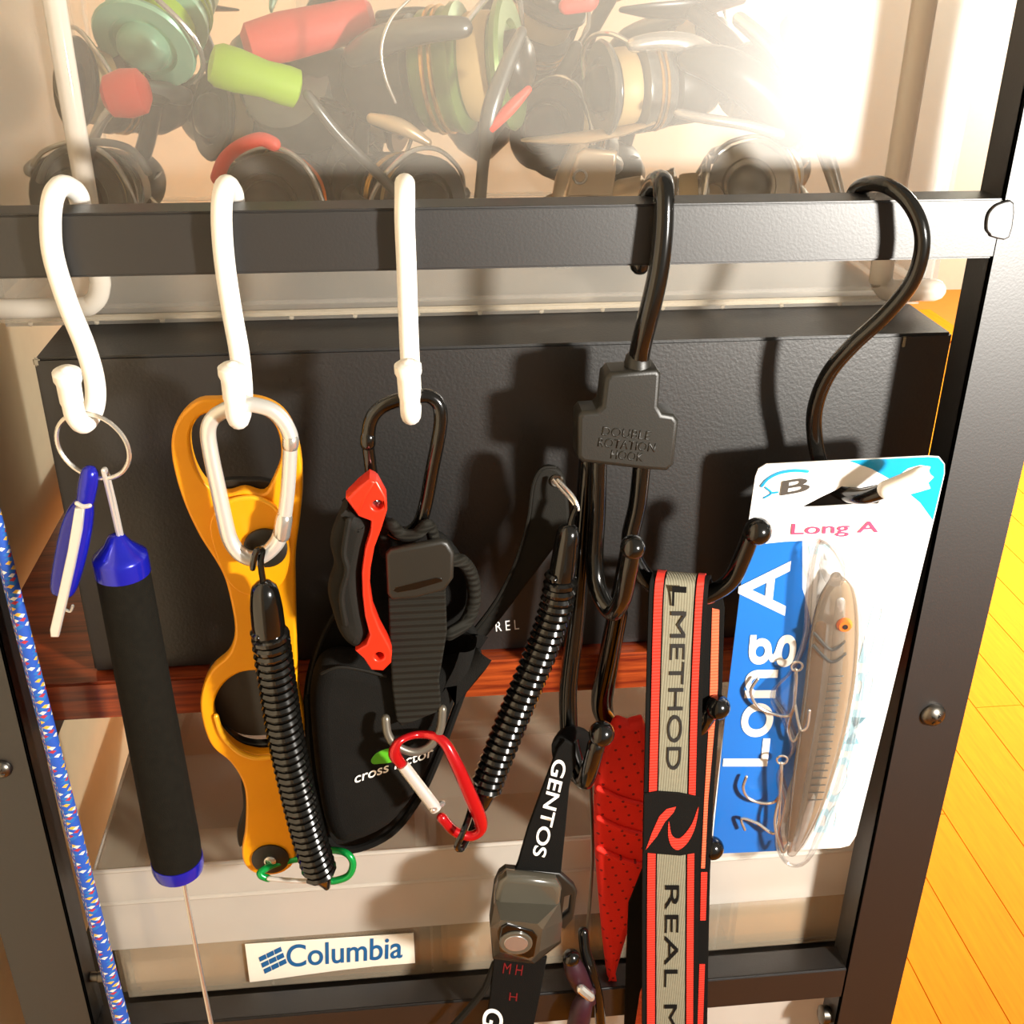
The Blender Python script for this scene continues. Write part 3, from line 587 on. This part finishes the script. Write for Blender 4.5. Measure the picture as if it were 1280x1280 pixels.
def leash(label, cord, fer, path, Rpx, turns, endfer, wire):
    t = thing('coil_leash', label, 'leash', 'black coiled leashes')
    link('cord_loop', ptube(cord, 4.2, 4, 8), K['black'], t)
    link('ferrule', ptube(fer, 18, 2, 16), K['black'], t)
    P = sm([tuple(U(*p)) for p in path], 8)
    link('coil', coil(P, (S(*path[0])*Rpx[0], S(*path[-1])*Rpx[1]), wire, turns), K['black'], t)
    link('core', tube(P, S(*path[0])*Rpx[1]*.5, 8), K['rubber'], t)
    link('end_ferrule', ptube(endfer, 10, 3, 12), K['black'], t)
    return t
leash('black coiled leash hanging from the silver carabiner', [(316, 710, -.026), (320, 690, -.0275), (328, 688, -.025), (326, 706, -.0275), (332, 742, -.028)],
      [(331, 741, -.028, 18), (333, 760, -.028, 20.5), (336, 788, -.028, 21)], [(337, 788, -.028), (346, 850, -.028), (357, 920, -.028), (371, 985, -.028), (386, 1045, -.028), (400, 1090, -.028)], (20, 17.5), 36,
      [(399, 1086, -.028, 17), (404, 1098, -.027, 11), (408, 1108, -.026, 5)], .00165)
gc = thing('small_carabiner', 'small green carabiner at the lower end of the coiled leash', 'carabiner')
link('frame', ptube([(335, 1098, -.020), (326, 1094, -.020), (328, 1088, -.018), (350, 1078, -.012), (390, 1070, -.012), (412, 1063, -.014), (432, 1066, -.020), (441, 1078, -.022), (436, 1094, -.023), (418, 1101, -.0225), (402, 1100, -.0222)], 4.6, 5, 10), K['green'], gc)
link('gate', ptube([(336, 1098, -.0215), (370, 1101, -.022), (402, 1101, -.0222)], 3, 3, 8), K['alu'], gc)

# ================================================================== PLIERS POUCH
bc = thing('carabiner', 'black carabiner on the hook above the pliers pouch', 'carabiner')
link('frame', ptube([(460, 552, -.02), (463, 527, -.02), (474, 511, -.02), (492, 502, -.02), (515, 497, -.02), (535, 495, -.02), (548, 505, -.02), (551, 525, -.02), (547, 553, -.02), (540, 588, -.019), (532, 630, -.018), (523, 656, -.017), (505, 668, -.016), (486, 662, -.016), (473, 642, -.017), (468, 625, -.0175)], 9, 5, 12), K['black'], bc)
link('gate', ptube([(460, 555, -.02), (464, 590, -.019), (468, 622, -.0175)], 8, 3, 12, rnd=False), K['black'], bc)
link('gate_latch', ptube([(460, 546, -.0202), (460, 554, -.0202)], 10, 1, 12), K['black'], bc)

po = thing('pliers_pouch', 'black nylon pliers pouch with webbing strap and green printed emblem', 'pouch')
link('back_panel', plate([[(416, 770), (438, 700), (475, 668), (540, 664), (572, 690), (583, 720), (586, 770), (600, 803), (592, 830), (570, 875), (545, 945), (520, 1000), (490, 1040), (440, 1064), (408, 1052), (390, 990), (379, 900), (382, 850), (396, 805)]], -.004, .005, .002, 3), K['fabric'], po)
FPY = -.0225
fp_ = link('front_panel', plate([[(398, 838), (420, 829), (450, 832), (490, 841), (540, 842), (580, 834), (598, 812), (590, 840), (574, 872), (547, 943), (521, 998), (489, 1038), (440, 1060), (411, 1049), (396, 990), (387, 905), (388, 865)]], FPY, .018, .008, 3, 4), K['fabric'], po)
link('seam', ptube([(402, 842, -.0225), (422, 834, -.0228), (450, 837, -.0228), (482, 845, -.0228)], 2, 4, 6), K['rubber'], fp_)
link('binding', ptube([(385, 870, -.010), (388, 930, -.010), (396, 990, -.010), (410, 1050, -.010), (440, 1062, -.010), (488, 1042, -.010), (522, 1000, -.010), (548, 945, -.010), (574, 876, -.010), (597, 815, -.010)], 5, 5, 8), K['fabric'], po)
link('piping', ptube([(418, 768, -.006), (402, 800, -.008), (390, 840, -.009), (385, 870, -.010)], 3, 4, 8), K['rubber'], po)
link('strap', plate([[(485, 742), (557, 735), (559, 790), (549, 850), (552, 884), (548, 890), (502, 909), (495, 900), (490, 860), (487, 800)]], -.0275, .0035, .0008, 0), K['web'], po)
link('strap_loop', ptube([(560, 700, -.022), (578, 702, -.018), (590, 722, -.012), (592, 752, -.010), (582, 778, -.014), (562, 792, -.02)], 9, 5, 10), K['web'], po)
link('hanging_loop', ptube([(482, 690, -.015), (480, 662, -.017), (488, 655, -.0225), (502, 668, -.0235), (520, 668, -.0235), (534, 656, -.0225), (541, 668, -.018), (543, 690, -.015)], 8, 5, 10), K['web'], po)
tb = link('snap_tab', plate([[(482, 694), (488, 688), (552, 676), (560, 679), (568, 692), (567, 724), (556, 739), (520, 749), (490, 751), (484, 744)]], -.0305, .004, .0016, 0, 3), K['blackp'], po)
link('slot', plate([[(494, 734), (545, 722), (552, 723), (553, 727), (520, 737), (497, 741), (491, 739)]], -.0307, .0008, .0002), K['black'], tb)
dr = link('d_ring', ptube([(482, 898, -.029), (485, 918, -.031), (497, 933, -.032), (518, 940, -.032), (538, 932, -.031), (550, 912, -.029), (553, 886, -.027)], 5.5, 5, 10), K['grey'], po)
link('emblem', plate([[(464, 950), (472, 941), (486, 936), (497, 938), (498, 946), (490, 953), (474, 955), (466, 955)]], FPY-.0004, .0008, .0002, 3), mat('green_print', '#4fa61e', .5), fp_, label='green leaf shaped emblem')
link('lettering', text('cross factor', FPY-.0003, (443, 979), (541, 945), (444, 966), bold=.01), K['whitep'], fp_, False, 'white italic brand lettering')

pr = thing('pliers', 'pliers with a red orange handle frame and black rubber grip in the pouch', 'pliers')
redo = [(432, 624), (447, 610), (462, 598), (472, 602), (483, 622), (484, 638), (477, 661), (468, 685), (463, 712), (462, 736), (466, 763), (475, 786), (487, 808), (490, 816), (489, 829), (479, 839), (464, 838), (455, 824), (444, 814), (458, 806), (462, 794), (456, 771), (453, 745), (452, 716), (456, 687), (463, 665), (464, 652), (448, 646)]
def circ(x, y, rx, ry=None, n_=14): return [(x+rx*math.cos(6.2832*i/n_), y+(ry or rx)*math.sin(6.2832*i/n_)) for i in range(n_)]
link('handle_frame', plate([redo, circ(472, 632, 7.5, 6), circ(474, 821, 6, 5)], -.033, .008, .0009, 0, 2), K['redm'], pr)
link('handle_shoulder', plate([[(434, 624), (448, 610), (462, 599), (470, 603), (458, 622), (448, 644), (440, 635)]], -.0345, .010, .001), K['redm'], pr)
link('rubber_grip', plate([[(434, 632), (447, 648), (463, 657), (460, 682), (452, 716), (453, 745), (460, 790), (452, 812), (438, 812), (424, 796), (415, 770), (409, 742), (417, 712), (412, 684), (421, 655)]], -.031, .013, .005, 4, 4), K['rubber'], pr)
link('grip_ridge', ptube([(436, 650, -.0325), (430, 690, -.033), (434, 712, -.0332), (427, 745, -.033), (432, 780, -.032)], 4, 5, 8), K['rubber'], pr)
ls = thing('leather_strap', 'black curved strap with a silver ring rising behind the pliers pouch', 'strap')
link('band', plate([[(566, 820), (586, 797), (620, 752), (645, 702), (660, 650), (665, 608), (676, 587), (694, 585), (706, 598), (712, 640), (708, 668), (690, 690), (660, 730), (622, 780), (590, 818), (578, 830)]], .004, .004, .0014, 3), K['rubber'], ls)
link('edge_piping', ptube([(566, 818, .003), (586, 796, .003), (620, 751, .003), (645, 701, .003), (660, 650, .003), (666, 607, .003), (677, 586, .003), (694, 584, .003)], 2, 4, 6), K['rubber'], ls)
link('eyelet', ring(U(696, 601, .0035), (0, 1, 0), .0022, .0008, 20, 6), K['steeld'], ls)
link('oval_ring', joinm(ptube([(692, 600, .0), (702, 612, -.004), (714, 625, -.008), (722, 637, -.01)], 2.3, 3, 8), ptube([(697, 600, -.001), (707, 610, -.005), (718, 623, -.009), (723, 637, -.0105)], 2.3, 3, 8)), K['steel'], ls)
leash('black coiled leash running from the strap ring to the red carabiner', [(720, 634, -.010), (714, 650, -.010), (710, 672, -.010)],
      [(710, 668, -.010, 15), (707, 690, -.010, 16.5), (702, 722, -.011, 17)], [(702, 720, -.011), (694, 762, -.012), (676, 815, -.014), (652, 872, -.018), (628, 930, -.022), (607, 985, -.026)], (17, 16), 29,
      [(606, 986, -.026, 16), (598, 1005, -.0265, 14), (594, 1014, -.027, 8)], .0018)
rc = thing('small_carabiner', 'red carabiner with a silver gate clipped to the pouch ring', 'carabiner')
link('frame', ptube([(504, 958, -.034), (493, 942, -.034, 8), (500, 926, -.033, 5), (524, 918, -.028, 5), (551, 924, -.031), (568, 950, -.034, 8), (585, 988, -.035, 9), (599, 1021, -.035, 9), (601, 1037, -.035, 7), (588, 1045, -.035), (568, 1039, -.035), (552, 1022, -.035)], 6.5, 5, 12), K['redc'], rc)
gt = link('gate', ptube([(503, 956, -.0345), (545, 1011, -.0355)], 8, 1, 12, rnd=False), K['alu'], rc)
link('gate_pin', ptube([(541, 1012, -.038), (553, 1004, -.0335)], 4, 1, 8), K['steel'], gt)
solo('cord_loop', ptube([(590, 1004, -.028), (586, 1020, -.034), (578, 1042, -.042), (571, 1058, -.042), (578, 1060, -.038), (590, 1036, -.031), (598, 1012, -.0275)], 4, 5, 8), K['black'], 'short black cord loop tied round the red carabiner', 'cord')

YO = .008
# ================================================================== HEADLAMP, RED BAND, PURPLE CORD
hl = thing('headlamp', 'black headlamp with smoky lens housing on a printed elastic strap', 'headlamp')
SPL = YP(-.0235)
sb_ = link('strap', plate([[(697, 936), (706, 926), (720, 932), (720, 945), (712, 984), (707, 1038), (701, 1096), (640, 1096), (647, 1080), (659, 1038), (676, 991)]], SPL, .0022, .0007), K['strapb'], hl)
link('strap_loop', ptube([(707, 955, -.022), (703, 932, -.020), (712, 918, -.010), (728, 928, .0), (726, 970, .004)], 14, 4, 10, flat=((0, 1, 0), .35)), K['strapb'], hl)
link('lettering', text('GENTOS', SPL, (692, 947), (665, 1068), (709, 952), bold=.015), K['whitep'], sb_, False, 'white brand name reading down the strap')
link('bracket', plate([[(624, 1092), (632, 1086), (700, 1092), (718, 1108), (722, 1116), (717, 1150), (706, 1163), (700, 1160), (702, 1180), (668, 1206), (616, 1200), (612, 1150), (618, 1105)], [(706, 1122), (713, 1120), (711, 1140), (703, 1148)]], -.024, .004, .0012), K['blackp'], hl)
link('battery_cap', plate([[(624, 1104), (634, 1097), (696, 1104), (703, 1114), (700, 1140), (618, 1136), (619, 1118)]], -.032, .008, .003, 0, 3), K['smoke'], hl)
def V3(*p): return U(*p)
bk = [V3(619, 1124, -.030), V3(700, 1128, -.030), V3(703, 1152, -.028), V3(700, 1176, -.026), V3(668, 1204, -.026), V3(617, 1196, -.026), V3(613, 1160, -.028)]
fr_ = [V3(626, 1150, -.046), V3(672, 1155, -.047), V3(678, 1162, -.047), V3(674, 1190, -.0455), V3(664, 1201, -.044), V3(625, 1190, -.044), V3(621, 1160, -.046)]
fcs = [(i, (i+1) % 7, 7+(i+1) % 7, 7+i) for i in range(7)]+[tuple(range(7, 14))]+[tuple(range(7))[::-1]]
hs = link('housing', mesh(bk+fr_, fcs), mat('smoke_grey_shell', '#423e34', .3, coat=.5), hl, False)
link('lens_panel', plate([[(627, 1160), (634, 1156), (666, 1164), (672, 1172), (668, 1196), (660, 1199), (628, 1188), (624, 1176)]], -.0475, .002, .0006), K['black'], hs)
ln = link('lens', plate([circ(645, 1180, 21, 14, 24)], -.0485, .0016, .0006), K['smoke'], hs)
link('lens_glass', plate([circ(645, 1180, 15, 9.5, 24)], -.0488, .0008, .0003), K['reels'], ln)
lw = link('lower_strap', plate([[(618, 1196), (684, 1198), (676, 1240), (664, 1300), (604, 1300), (612, 1250)]], -.0225, .0024, .0007), K['strapb'], hl)
link('lettering', text('GENTOS', YP(-.0225), (606, 1257), (582, 1390), (631, 1265), bold=.015), K['whitep'], lw, False)
link('red_print', text('M H', YP(-.0225), (628, 1216), (652, 1219), (630, 1203)), mat('red_ink', '#6a0e16', .5), lw, False)
link('red_print', text('H', YP(-.0225), (636, 1250), (646, 1251), (637, 1240)), mat('red_ink', '#6a0e16', .5), lw, False)
link('cable', ptube([(618, 1205, -.02), (606, 1235, -.02), (585, 1262, -.02), (560, 1290, -.02)], 4.5, 5, 8), K['rubber'], hl)

rb = thing('red_band', 'bright red perforated fabric band folded to a point behind the striped strap', 'band')
link('fold', plate([[(772, 906), (788, 909), (812, 920), (814, 1080), (800, 1128), (782, 1185), (765, 1238), (757, 1200), (750, 1130), (745, 1060), (745, 995), (752, 950), (761, 925)]], -.004, .010, .0045, 3, 4), K['redf'], rb)
for y in (985, 1022, 1060): link('crease', ptube([(748, y, -.0042), (775, y+14, -.0052), (808, y+22, -.0042)], 4, 4, 8), K['redf'], rb)
pc = thing('purple_cord', 'dark purple and black beaded cord below the headlamp', 'cord')
link('bead', ptube([(712, 1195, -.014, 8), (718, 1212, -.015, 13), (728, 1232, -.014, 12), (738, 1250, -.013, 8)], 12, 4, 12), K['purple'], pc)
link('bead', ptube([(738, 1240, -.016, 7), (728, 1256, -.018, 13), (722, 1285, -.018, 14)], 12, 4, 12), K['purple'], pc)
link('tip', ball(U(714, 1197, -.016), S(714, 1197, -.016)*11), K['black'], pc)
link('tie', ptube([(726, 1236, -.022), (738, 1246, -.024)], 6, 1, 8), K['steel'], pc)
tc_ = thing('steel_wire', 'thin steel wire hanging straight down beside the red band', 'wire')
link('strand', ptube([(738, 968, .008), (741, 1060, .006), (738, 1120, .002), (733, 1172, -.004)], 2.2, 4, 8), K['steeld'], tc_)
link('clip', ptube([(729, 1165, -.004), (732, 1190, -.008), (740, 1215, -.0115), (748, 1250, -.0125), (752, 1300, -.0125)], 7, 4, 10), K['black'], tc_)

# ================================================================== STRIPED STRAP
st = thing('striped_strap', 'grey elastic strap with red edge stripes and black lettering over the hook', 'strap')
Lf = [(819, 719, -.001), (817, 713, -.009), (815, 718, -.018), (812, 735, -.0235), (810, 790, -.025), (808, 880, -.025), (806, 960, -.025), (804, 1050, -.025), (803, 1150, -.025), (803, 1300, -.025)]
Rt = [(890, 726, -.001), (889, 719, -.009), (887, 724, -.018), (885, 741, -.0235), (882, 790, -.025), (876, 830, -.025), (878, 880, -.025), (876, 960, -.025), (874, 1050, -.025), (873, 1150, -.025), (872, 1300, -.025)]
Rt.pop(5)
Lw = sm([tuple(U(*p)) for p in Lf], 6); Rw = sm([tuple(U(*p)) for p in Rt], 6)
def strip(u0, u1, lift, th, i0=0, i1=None, nu=4):
    V = []; Fc = []; I = list(range(i0, (i1 if i1 is not None else len(Lw)-1)+1))
    for i in I:
        a, b_ = Vector(Lw[i]), Vector(Rw[i]); j = min(i+1, len(Lw)-1); k_ = max(i-1, 0)
        t = (Vector(Lw[j])-Vector(Lw[k_])).normalized(); nn = t.cross(b_-a).normalized()
        for h in (lift, lift-th):
            for q in range(nu+1): V.append(a.lerp(b_, u0+(u1-u0)*q/nu)-nn*h*STRAP_SIGN)
    W = 2*(nu+1)
    for r_ in range(len(I)-1):
        o_ = r_*W
        for q in range(nu): Fc += [(o_+q, o_+q+1, o_+W+q+1, o_+W+q), (o_+nu+1+q, o_+W+nu+1+q, o_+W+nu+2+q, o_+nu+2+q)]
        Fc += [(o_, o_+W, o_+W+nu+1, o_+nu+1), (o_+nu, o_+2*nu+1, o_+W+2*nu+1, o_+W+nu)]
    for o_ in (0, (len(I)-1)*W): Fc += [(o_+q, o_+q+1, o_+nu+2+q, o_+nu+1+q) for q in range(nu)]
    return mesh(V, Fc)
_t = (Vector(Lw[-1])-Vector(Lw[-4])).normalized(); STRAP_SIGN = 1 if _t.cross(Vector(Rw[-1])-Vector(Lw[-1])).y > 0 else -1
sbase = link('webbing', strip(0, 1, 0, .0016), K['strapb'], st)
link('grey_band', strip(.25, .76, .0003, .0004), K['strapg'], st)
for u0, u1 in ((.08, .22), (.79, .91)): link('red_stripe', strip(u0, u1, .0006, .0006), K['strapr'], st)
TP = YP(-.0256)
link('lettering', text('METHOD', TP, (839, 764), (833, 962), (858, 764), bold=0), mat('black_ink', '#16130e', .8), st, False, 'black lettering reading down the strap')
link('lettering', text('L', TP, (840, 732), (839.5, 757), (858, 733), bold=.02), K['strapb'], st, False)
link('lettering', text('REAL M', TP, (832, 1106), (830, 1288), (849, 1106), bold=0, spacing=1.05), K['strapb'], st, False)
lbp = YP(-.0266)
lb_ = link('label_patch', plate([[(805, 993), (822, 990), (850, 992), (875, 997), (874, 1066), (850, 1070), (825, 1068), (804, 1066)]], lbp, .0012, .0003), K['strapb'], st)
link('emblem', joinm(plate([[(807, 1062), (815, 1040), (824, 1020), (833, 1011), (845, 1008), (842, 1015), (831, 1027), (821, 1045)]], lbp, .0002, .00005, back=-.0003),
                     plate([[(836, 1026), (839, 1042), (846, 1048), (854, 1044), (865, 1029), (873, 1008), (869, 1033), (860, 1052), (848, 1062), (839, 1057), (835, 1043)]], lbp, .0002, .00005, 3, back=-.0003)), K['strapr'], lb_, False, 'red swoosh shaped letter emblem')
BP = Plane(U(850, 1250, -.0125), U(920, 1250, -.0125), U(850, 740, .0005))
bs_ = link('back_webbing', plate([[(862, 728), (890, 726), (903, 742), (906, 760), (903, 860), (898, 920), (892, 1000), (888, 1090), (886, 1180), (884, 1300), (850, 1300), (856, 1000), (862, 800)]], BP, .0016, .0004), K['strapb'], st)
for a in ([(890, 760), (899, 762), (897, 860), (892, 920), (885, 1000), (881, 1085), (876, 1085), (880, 1000), (886, 900)], [(876, 1090), (884, 1090), (882, 1150), (875, 1150)], [(874, 1205), (881, 1205), (878, 1300), (871, 1300)]):
    link('red_stripe', plate([a], BP, .0005, .0001, back=-.0004), K['strapo'] if a[0][1] < 800 else K['strapr'], bs_)
link('inner_webbing', plate([[(786, 1130), (806, 1080), (812, 1080), (812, 1300), (780, 1300), (783, 1200)]], BP, .0016, .0004), K['strapb'], st)
link('inner_stripe', plate([[(800, 1240), (804, 1230), (803, 1300), (791, 1300)]], BP, .0005, .0001, back=-.0004), K['strapo'], st)

YO = 0.0
# ================================================================== LURE PACKAGE
lp = thing('lure_package', 'blue and white lure card with a clear blister on the black S-hook', 'package')
# tilt: the card's foot leans a little into the rack
tl = U(945, 580, .008); tr_ = U(1175, 572, -.006); bl_ = U(895, 1066, .017)
CP = Plane(bl_, bl_+(tr_-tl), tl)
if CP.n.y > 0: CP.n = -CP.n
cardo = [(944, 596), (948, 586), (958, 580), (1060, 575), (1160, 570), (1174, 571), (1181, 580), (1181, 592), (1170, 640), (1140, 762), (1110, 885), (1085, 985), (1070, 1045), (1062, 1057), (1050, 1060), (980, 1063), (893, 1067), (889, 1062), (892, 1020), (908, 880), (925, 740), (936, 650)]
slot = [(1002, 634), (1025, 622), (1046, 612), (1052, 608), (1075, 610), (1100, 605), (1114, 603), (1112, 612), (1100, 626), (1097, 630), (1060, 631), (1030, 633)]
def ctube(pts, r): return tube(sm([tuple(CP.at(*p)+CP.n*.0002) for p in pts], 5), r, 6)
cardm = link('card', plate([cardo, slot], CP, .0008, .0001), K['card'], lp)
def pr_(nm, loops, mt_, sm_=0, lift=.0002, lab=None): return link(nm, plate(loops, CP, .0002, .00003, sm_, 0, back=-lift), K[mt_], cardm, False, lab)
pr_('blue_field', [[(932, 682), (980, 677), (1003, 676), (1003, 735), (1010, 760), (1018, 800), (1018, 870), (1005, 930), (985, 985), (975, 1030), (980, 1063), (893, 1067), (890, 1061), (908, 880)]], 'cardb', 0, .0002, 'blue printed field')
pr_('cyan_corner', [[(1060, 575.5), (1160, 571), (1173, 572), (1180, 580), (1180, 592), (1166, 650), (1150, 628), (1120, 603), (1090, 586)]], 'cyan', 0, .0002)
pr_('white_crest', [[(1112, 608), (1120, 596), (1135, 585), (1150, 581), (1163, 583), (1160, 590), (1167, 596), (1160, 603), (1163, 610), (1150, 614), (1135, 618), (1118, 620)]], 'card', 0, .0004)
link('lettering', text('Long A', CP, (977, 957), (1009, 700), (903, 957), lift=.0006, bold=.012), K['whitep'], cardm, False, 'large white lettering reading upwards')
link('lettering', text('Long A', CP, (988, 672), (1097, 669), (990, 654), lift=.0005, bold=.01), K['pink'], cardm, False, 'crimson lettering')
link('lettering', text('B', CP, (975, 619), (1011, 613), (978, 601), lift=.0006, bold=.012), K['navy'], cardm, False, 'dark grey letter of the emblem')
link('emblem', joinm(ctube([(952, 607), (960, 598), (974, 591), (992, 588), (1009, 589)], .0008), ctube([(957, 609), (964, 616), (955, 622)], .0005), ctube([(964, 616), (972, 615)], .0005)), K['cyan'], cardm, label='cyan fish outline')
for s_, a, b_, c in (('BOMBER', (1044, 1041), (1128, 735), (1017, 1040)),):
    link('lettering', text(s_, CP, a, b_, c, lift=.0003, bold=.01), mat('pale_blue_print', '#b4e0ee', .4), cardm, False, 'pale blue lettering reading upwards')
pr_('cyan_patch', [[(1010, 682), (1038, 680), (1036, 690), (1012, 694)]], 'pale', 0)
# lure
def CPo(px, py, h): return CP.at(px, py)+CP.n*h
axis = [(1042, 712, 7), (1044, 730, 20), (1042, 760, 28), (1039, 800, 32), (1034, 850, 33), (1026, 900, 32), (1016, 950, 29), (1005, 1000, 23), (995, 1035, 15), (988, 1056, 7)]
LS = S(1030, 850, 0)
axw = [tuple(CPo(x, y, .0058))+(r*LS*.94,) for x, y, r in axis]
axs = sm(axw, 6)
lure = link('lure_body', tube(axs, [p[3] for p in axs], 20, flat=(tuple(CP.n), .36)), K['lure'], lp, label='smoky translucent minnow lure')
def off(dx, h, i0, i1, rf, nn=10, mt_='lureb', nm='back_strip', flt=None):
    e = (CP.ex)
    P = [Vector(p[:3])+e*(dx*p[3])+CP.n*h for p in axs[i0:i1]]
    return link(nm, tube(P, [p[3]*rf for p in axs[i0:i1]], nn, flat=(tuple(CP.n), .3)), K[mt_], lure)
off(.12, .0026, 8, 52, .26, mt_='foil', nm='foil_insert')
off(.55, -.001, 4, 52, .3, mt_='champ', nm='back_strip')
off(-.62, .0005, 14, 50, .26, mt_='lurebelly', nm='belly_strip')
ec = CPo(1051, 766, .0098)
ey = link('eye', lathe([(0, 9.5*LS), (.5, 9.5*LS), (1, 7*LS)], ec-CP.n*.001, ec+CP.n*.0015, 20), K['orange'], lure)
link('pupil', lathe([(0, 3.6*LS), (1, 3*LS)], ec+CP.n*.0014, ec+CP.n*.0020, 14), K['black'], ey)
for k_, (yy, w_) in enumerate(((790, 22), (805, 24))):
    link('gill_line', tube(sm([tuple(CPo(1030-w_*.7, yy-12, .0088)), tuple(CPo(1034, yy+6, .0102)), tuple(CPo(1040+w_*.5, yy-2, .0088))], 5), .0008, 6), K['reelg'], lure)
for k_, yy in enumerate(range(830, 985, 9)):
    xx = 1041-(yy-830)*.16
    link('scale_line', tube([CPo(xx-9, yy, .0099), CPo(xx+8, yy-1, .0099)], .00035, 5), K['reelg'], lure)
link('bill', plate([[(1030, 718), (1022, 700), (1020, 682), (1030, 672), (1046, 680), (1052, 700), (1048, 720)]], CP, .001, .0003, 3, back=-.008), K['clear'], lure)
def treble(x, y, dirs):
    t = link('treble_hook', tube([CPo(x, y-14, .008), CPo(x, y, .008), CPo(x-2, y+34, .007)], .0009, 8), K['steel'], lure)
    link('split_ring', ring(CPo(x+1, y-18, .008), CP.n, .0026, .0006, 18, 6), K['steel'], t)
    for pts in dirs: link('hook_point', tube(sm([tuple(CPo(px, py, h)) for px, py, h in pts], 5), .0008, 8), K['steel'], t)
treble(992, 838, [[(991, 868, .007), (985, 884, .006), (968, 885, .005), (946, 876, .004), (937, 858, .004), (946, 842, .004)], [(991, 868, .007), (996, 892, .011), (1004, 888, .012), (1007, 868, .012)], [(991, 868, .007), (984, 900, .005), (990, 918, .005), (1002, 900, .005)]])
treble(974, 954, [[(973, 980, .007), (966, 992, .006), (950, 995, .005), (934, 990, .004), (928, 978, .004), (932, 964, .004)], [(973, 980, .007), (968, 1030, .006), (945, 1020, .005), (926, 1016, .004), (930, 1030, .004)], [(973, 980, .007), (966, 1015, .008), (975, 1048, .009), (982, 1040, .009)]])
# clear blister over the lure
def blister(outline, h, bev):
    return plate([outline], CP, h, bev, 4, 5, back=-h)
link('blister', blister([(1018, 668), (1040, 672), (1060, 700), (1075, 745), (1080, 800), (1076, 860), (1062, 930), (1040, 1000), (1010, 1060), (980, 1066), (966, 1040), (975, 1000), (968, 960), (985, 930), (975, 890), (960, 860), (985, 830), (1000, 790), (1004, 740), (1008, 700)], .0125, .006), K['clear'], lp)

# ------------------------------------------------------------------ put each thing's origin at its base
bpy.context.view_layer.update()
def tree(o):
    r = [o]
    for c in o.children: r += tree(c)
    return r
for r in ROOTS:
    obs = [o for o in tree(r) if o.type == 'MESH']
    co = [v.co for o in obs for v in o.data.vertices]
    lo = [min(c[i] for c in co) for i in range(3)]; hi = [max(c[i] for c in co) for i in range(3)]
    base = Vector(((lo[0]+hi[0])/2, (lo[1]+hi[1])/2, lo[2]))
    for o in obs: o.data.transform(Matrix.Translation(-base))
    r.location = base
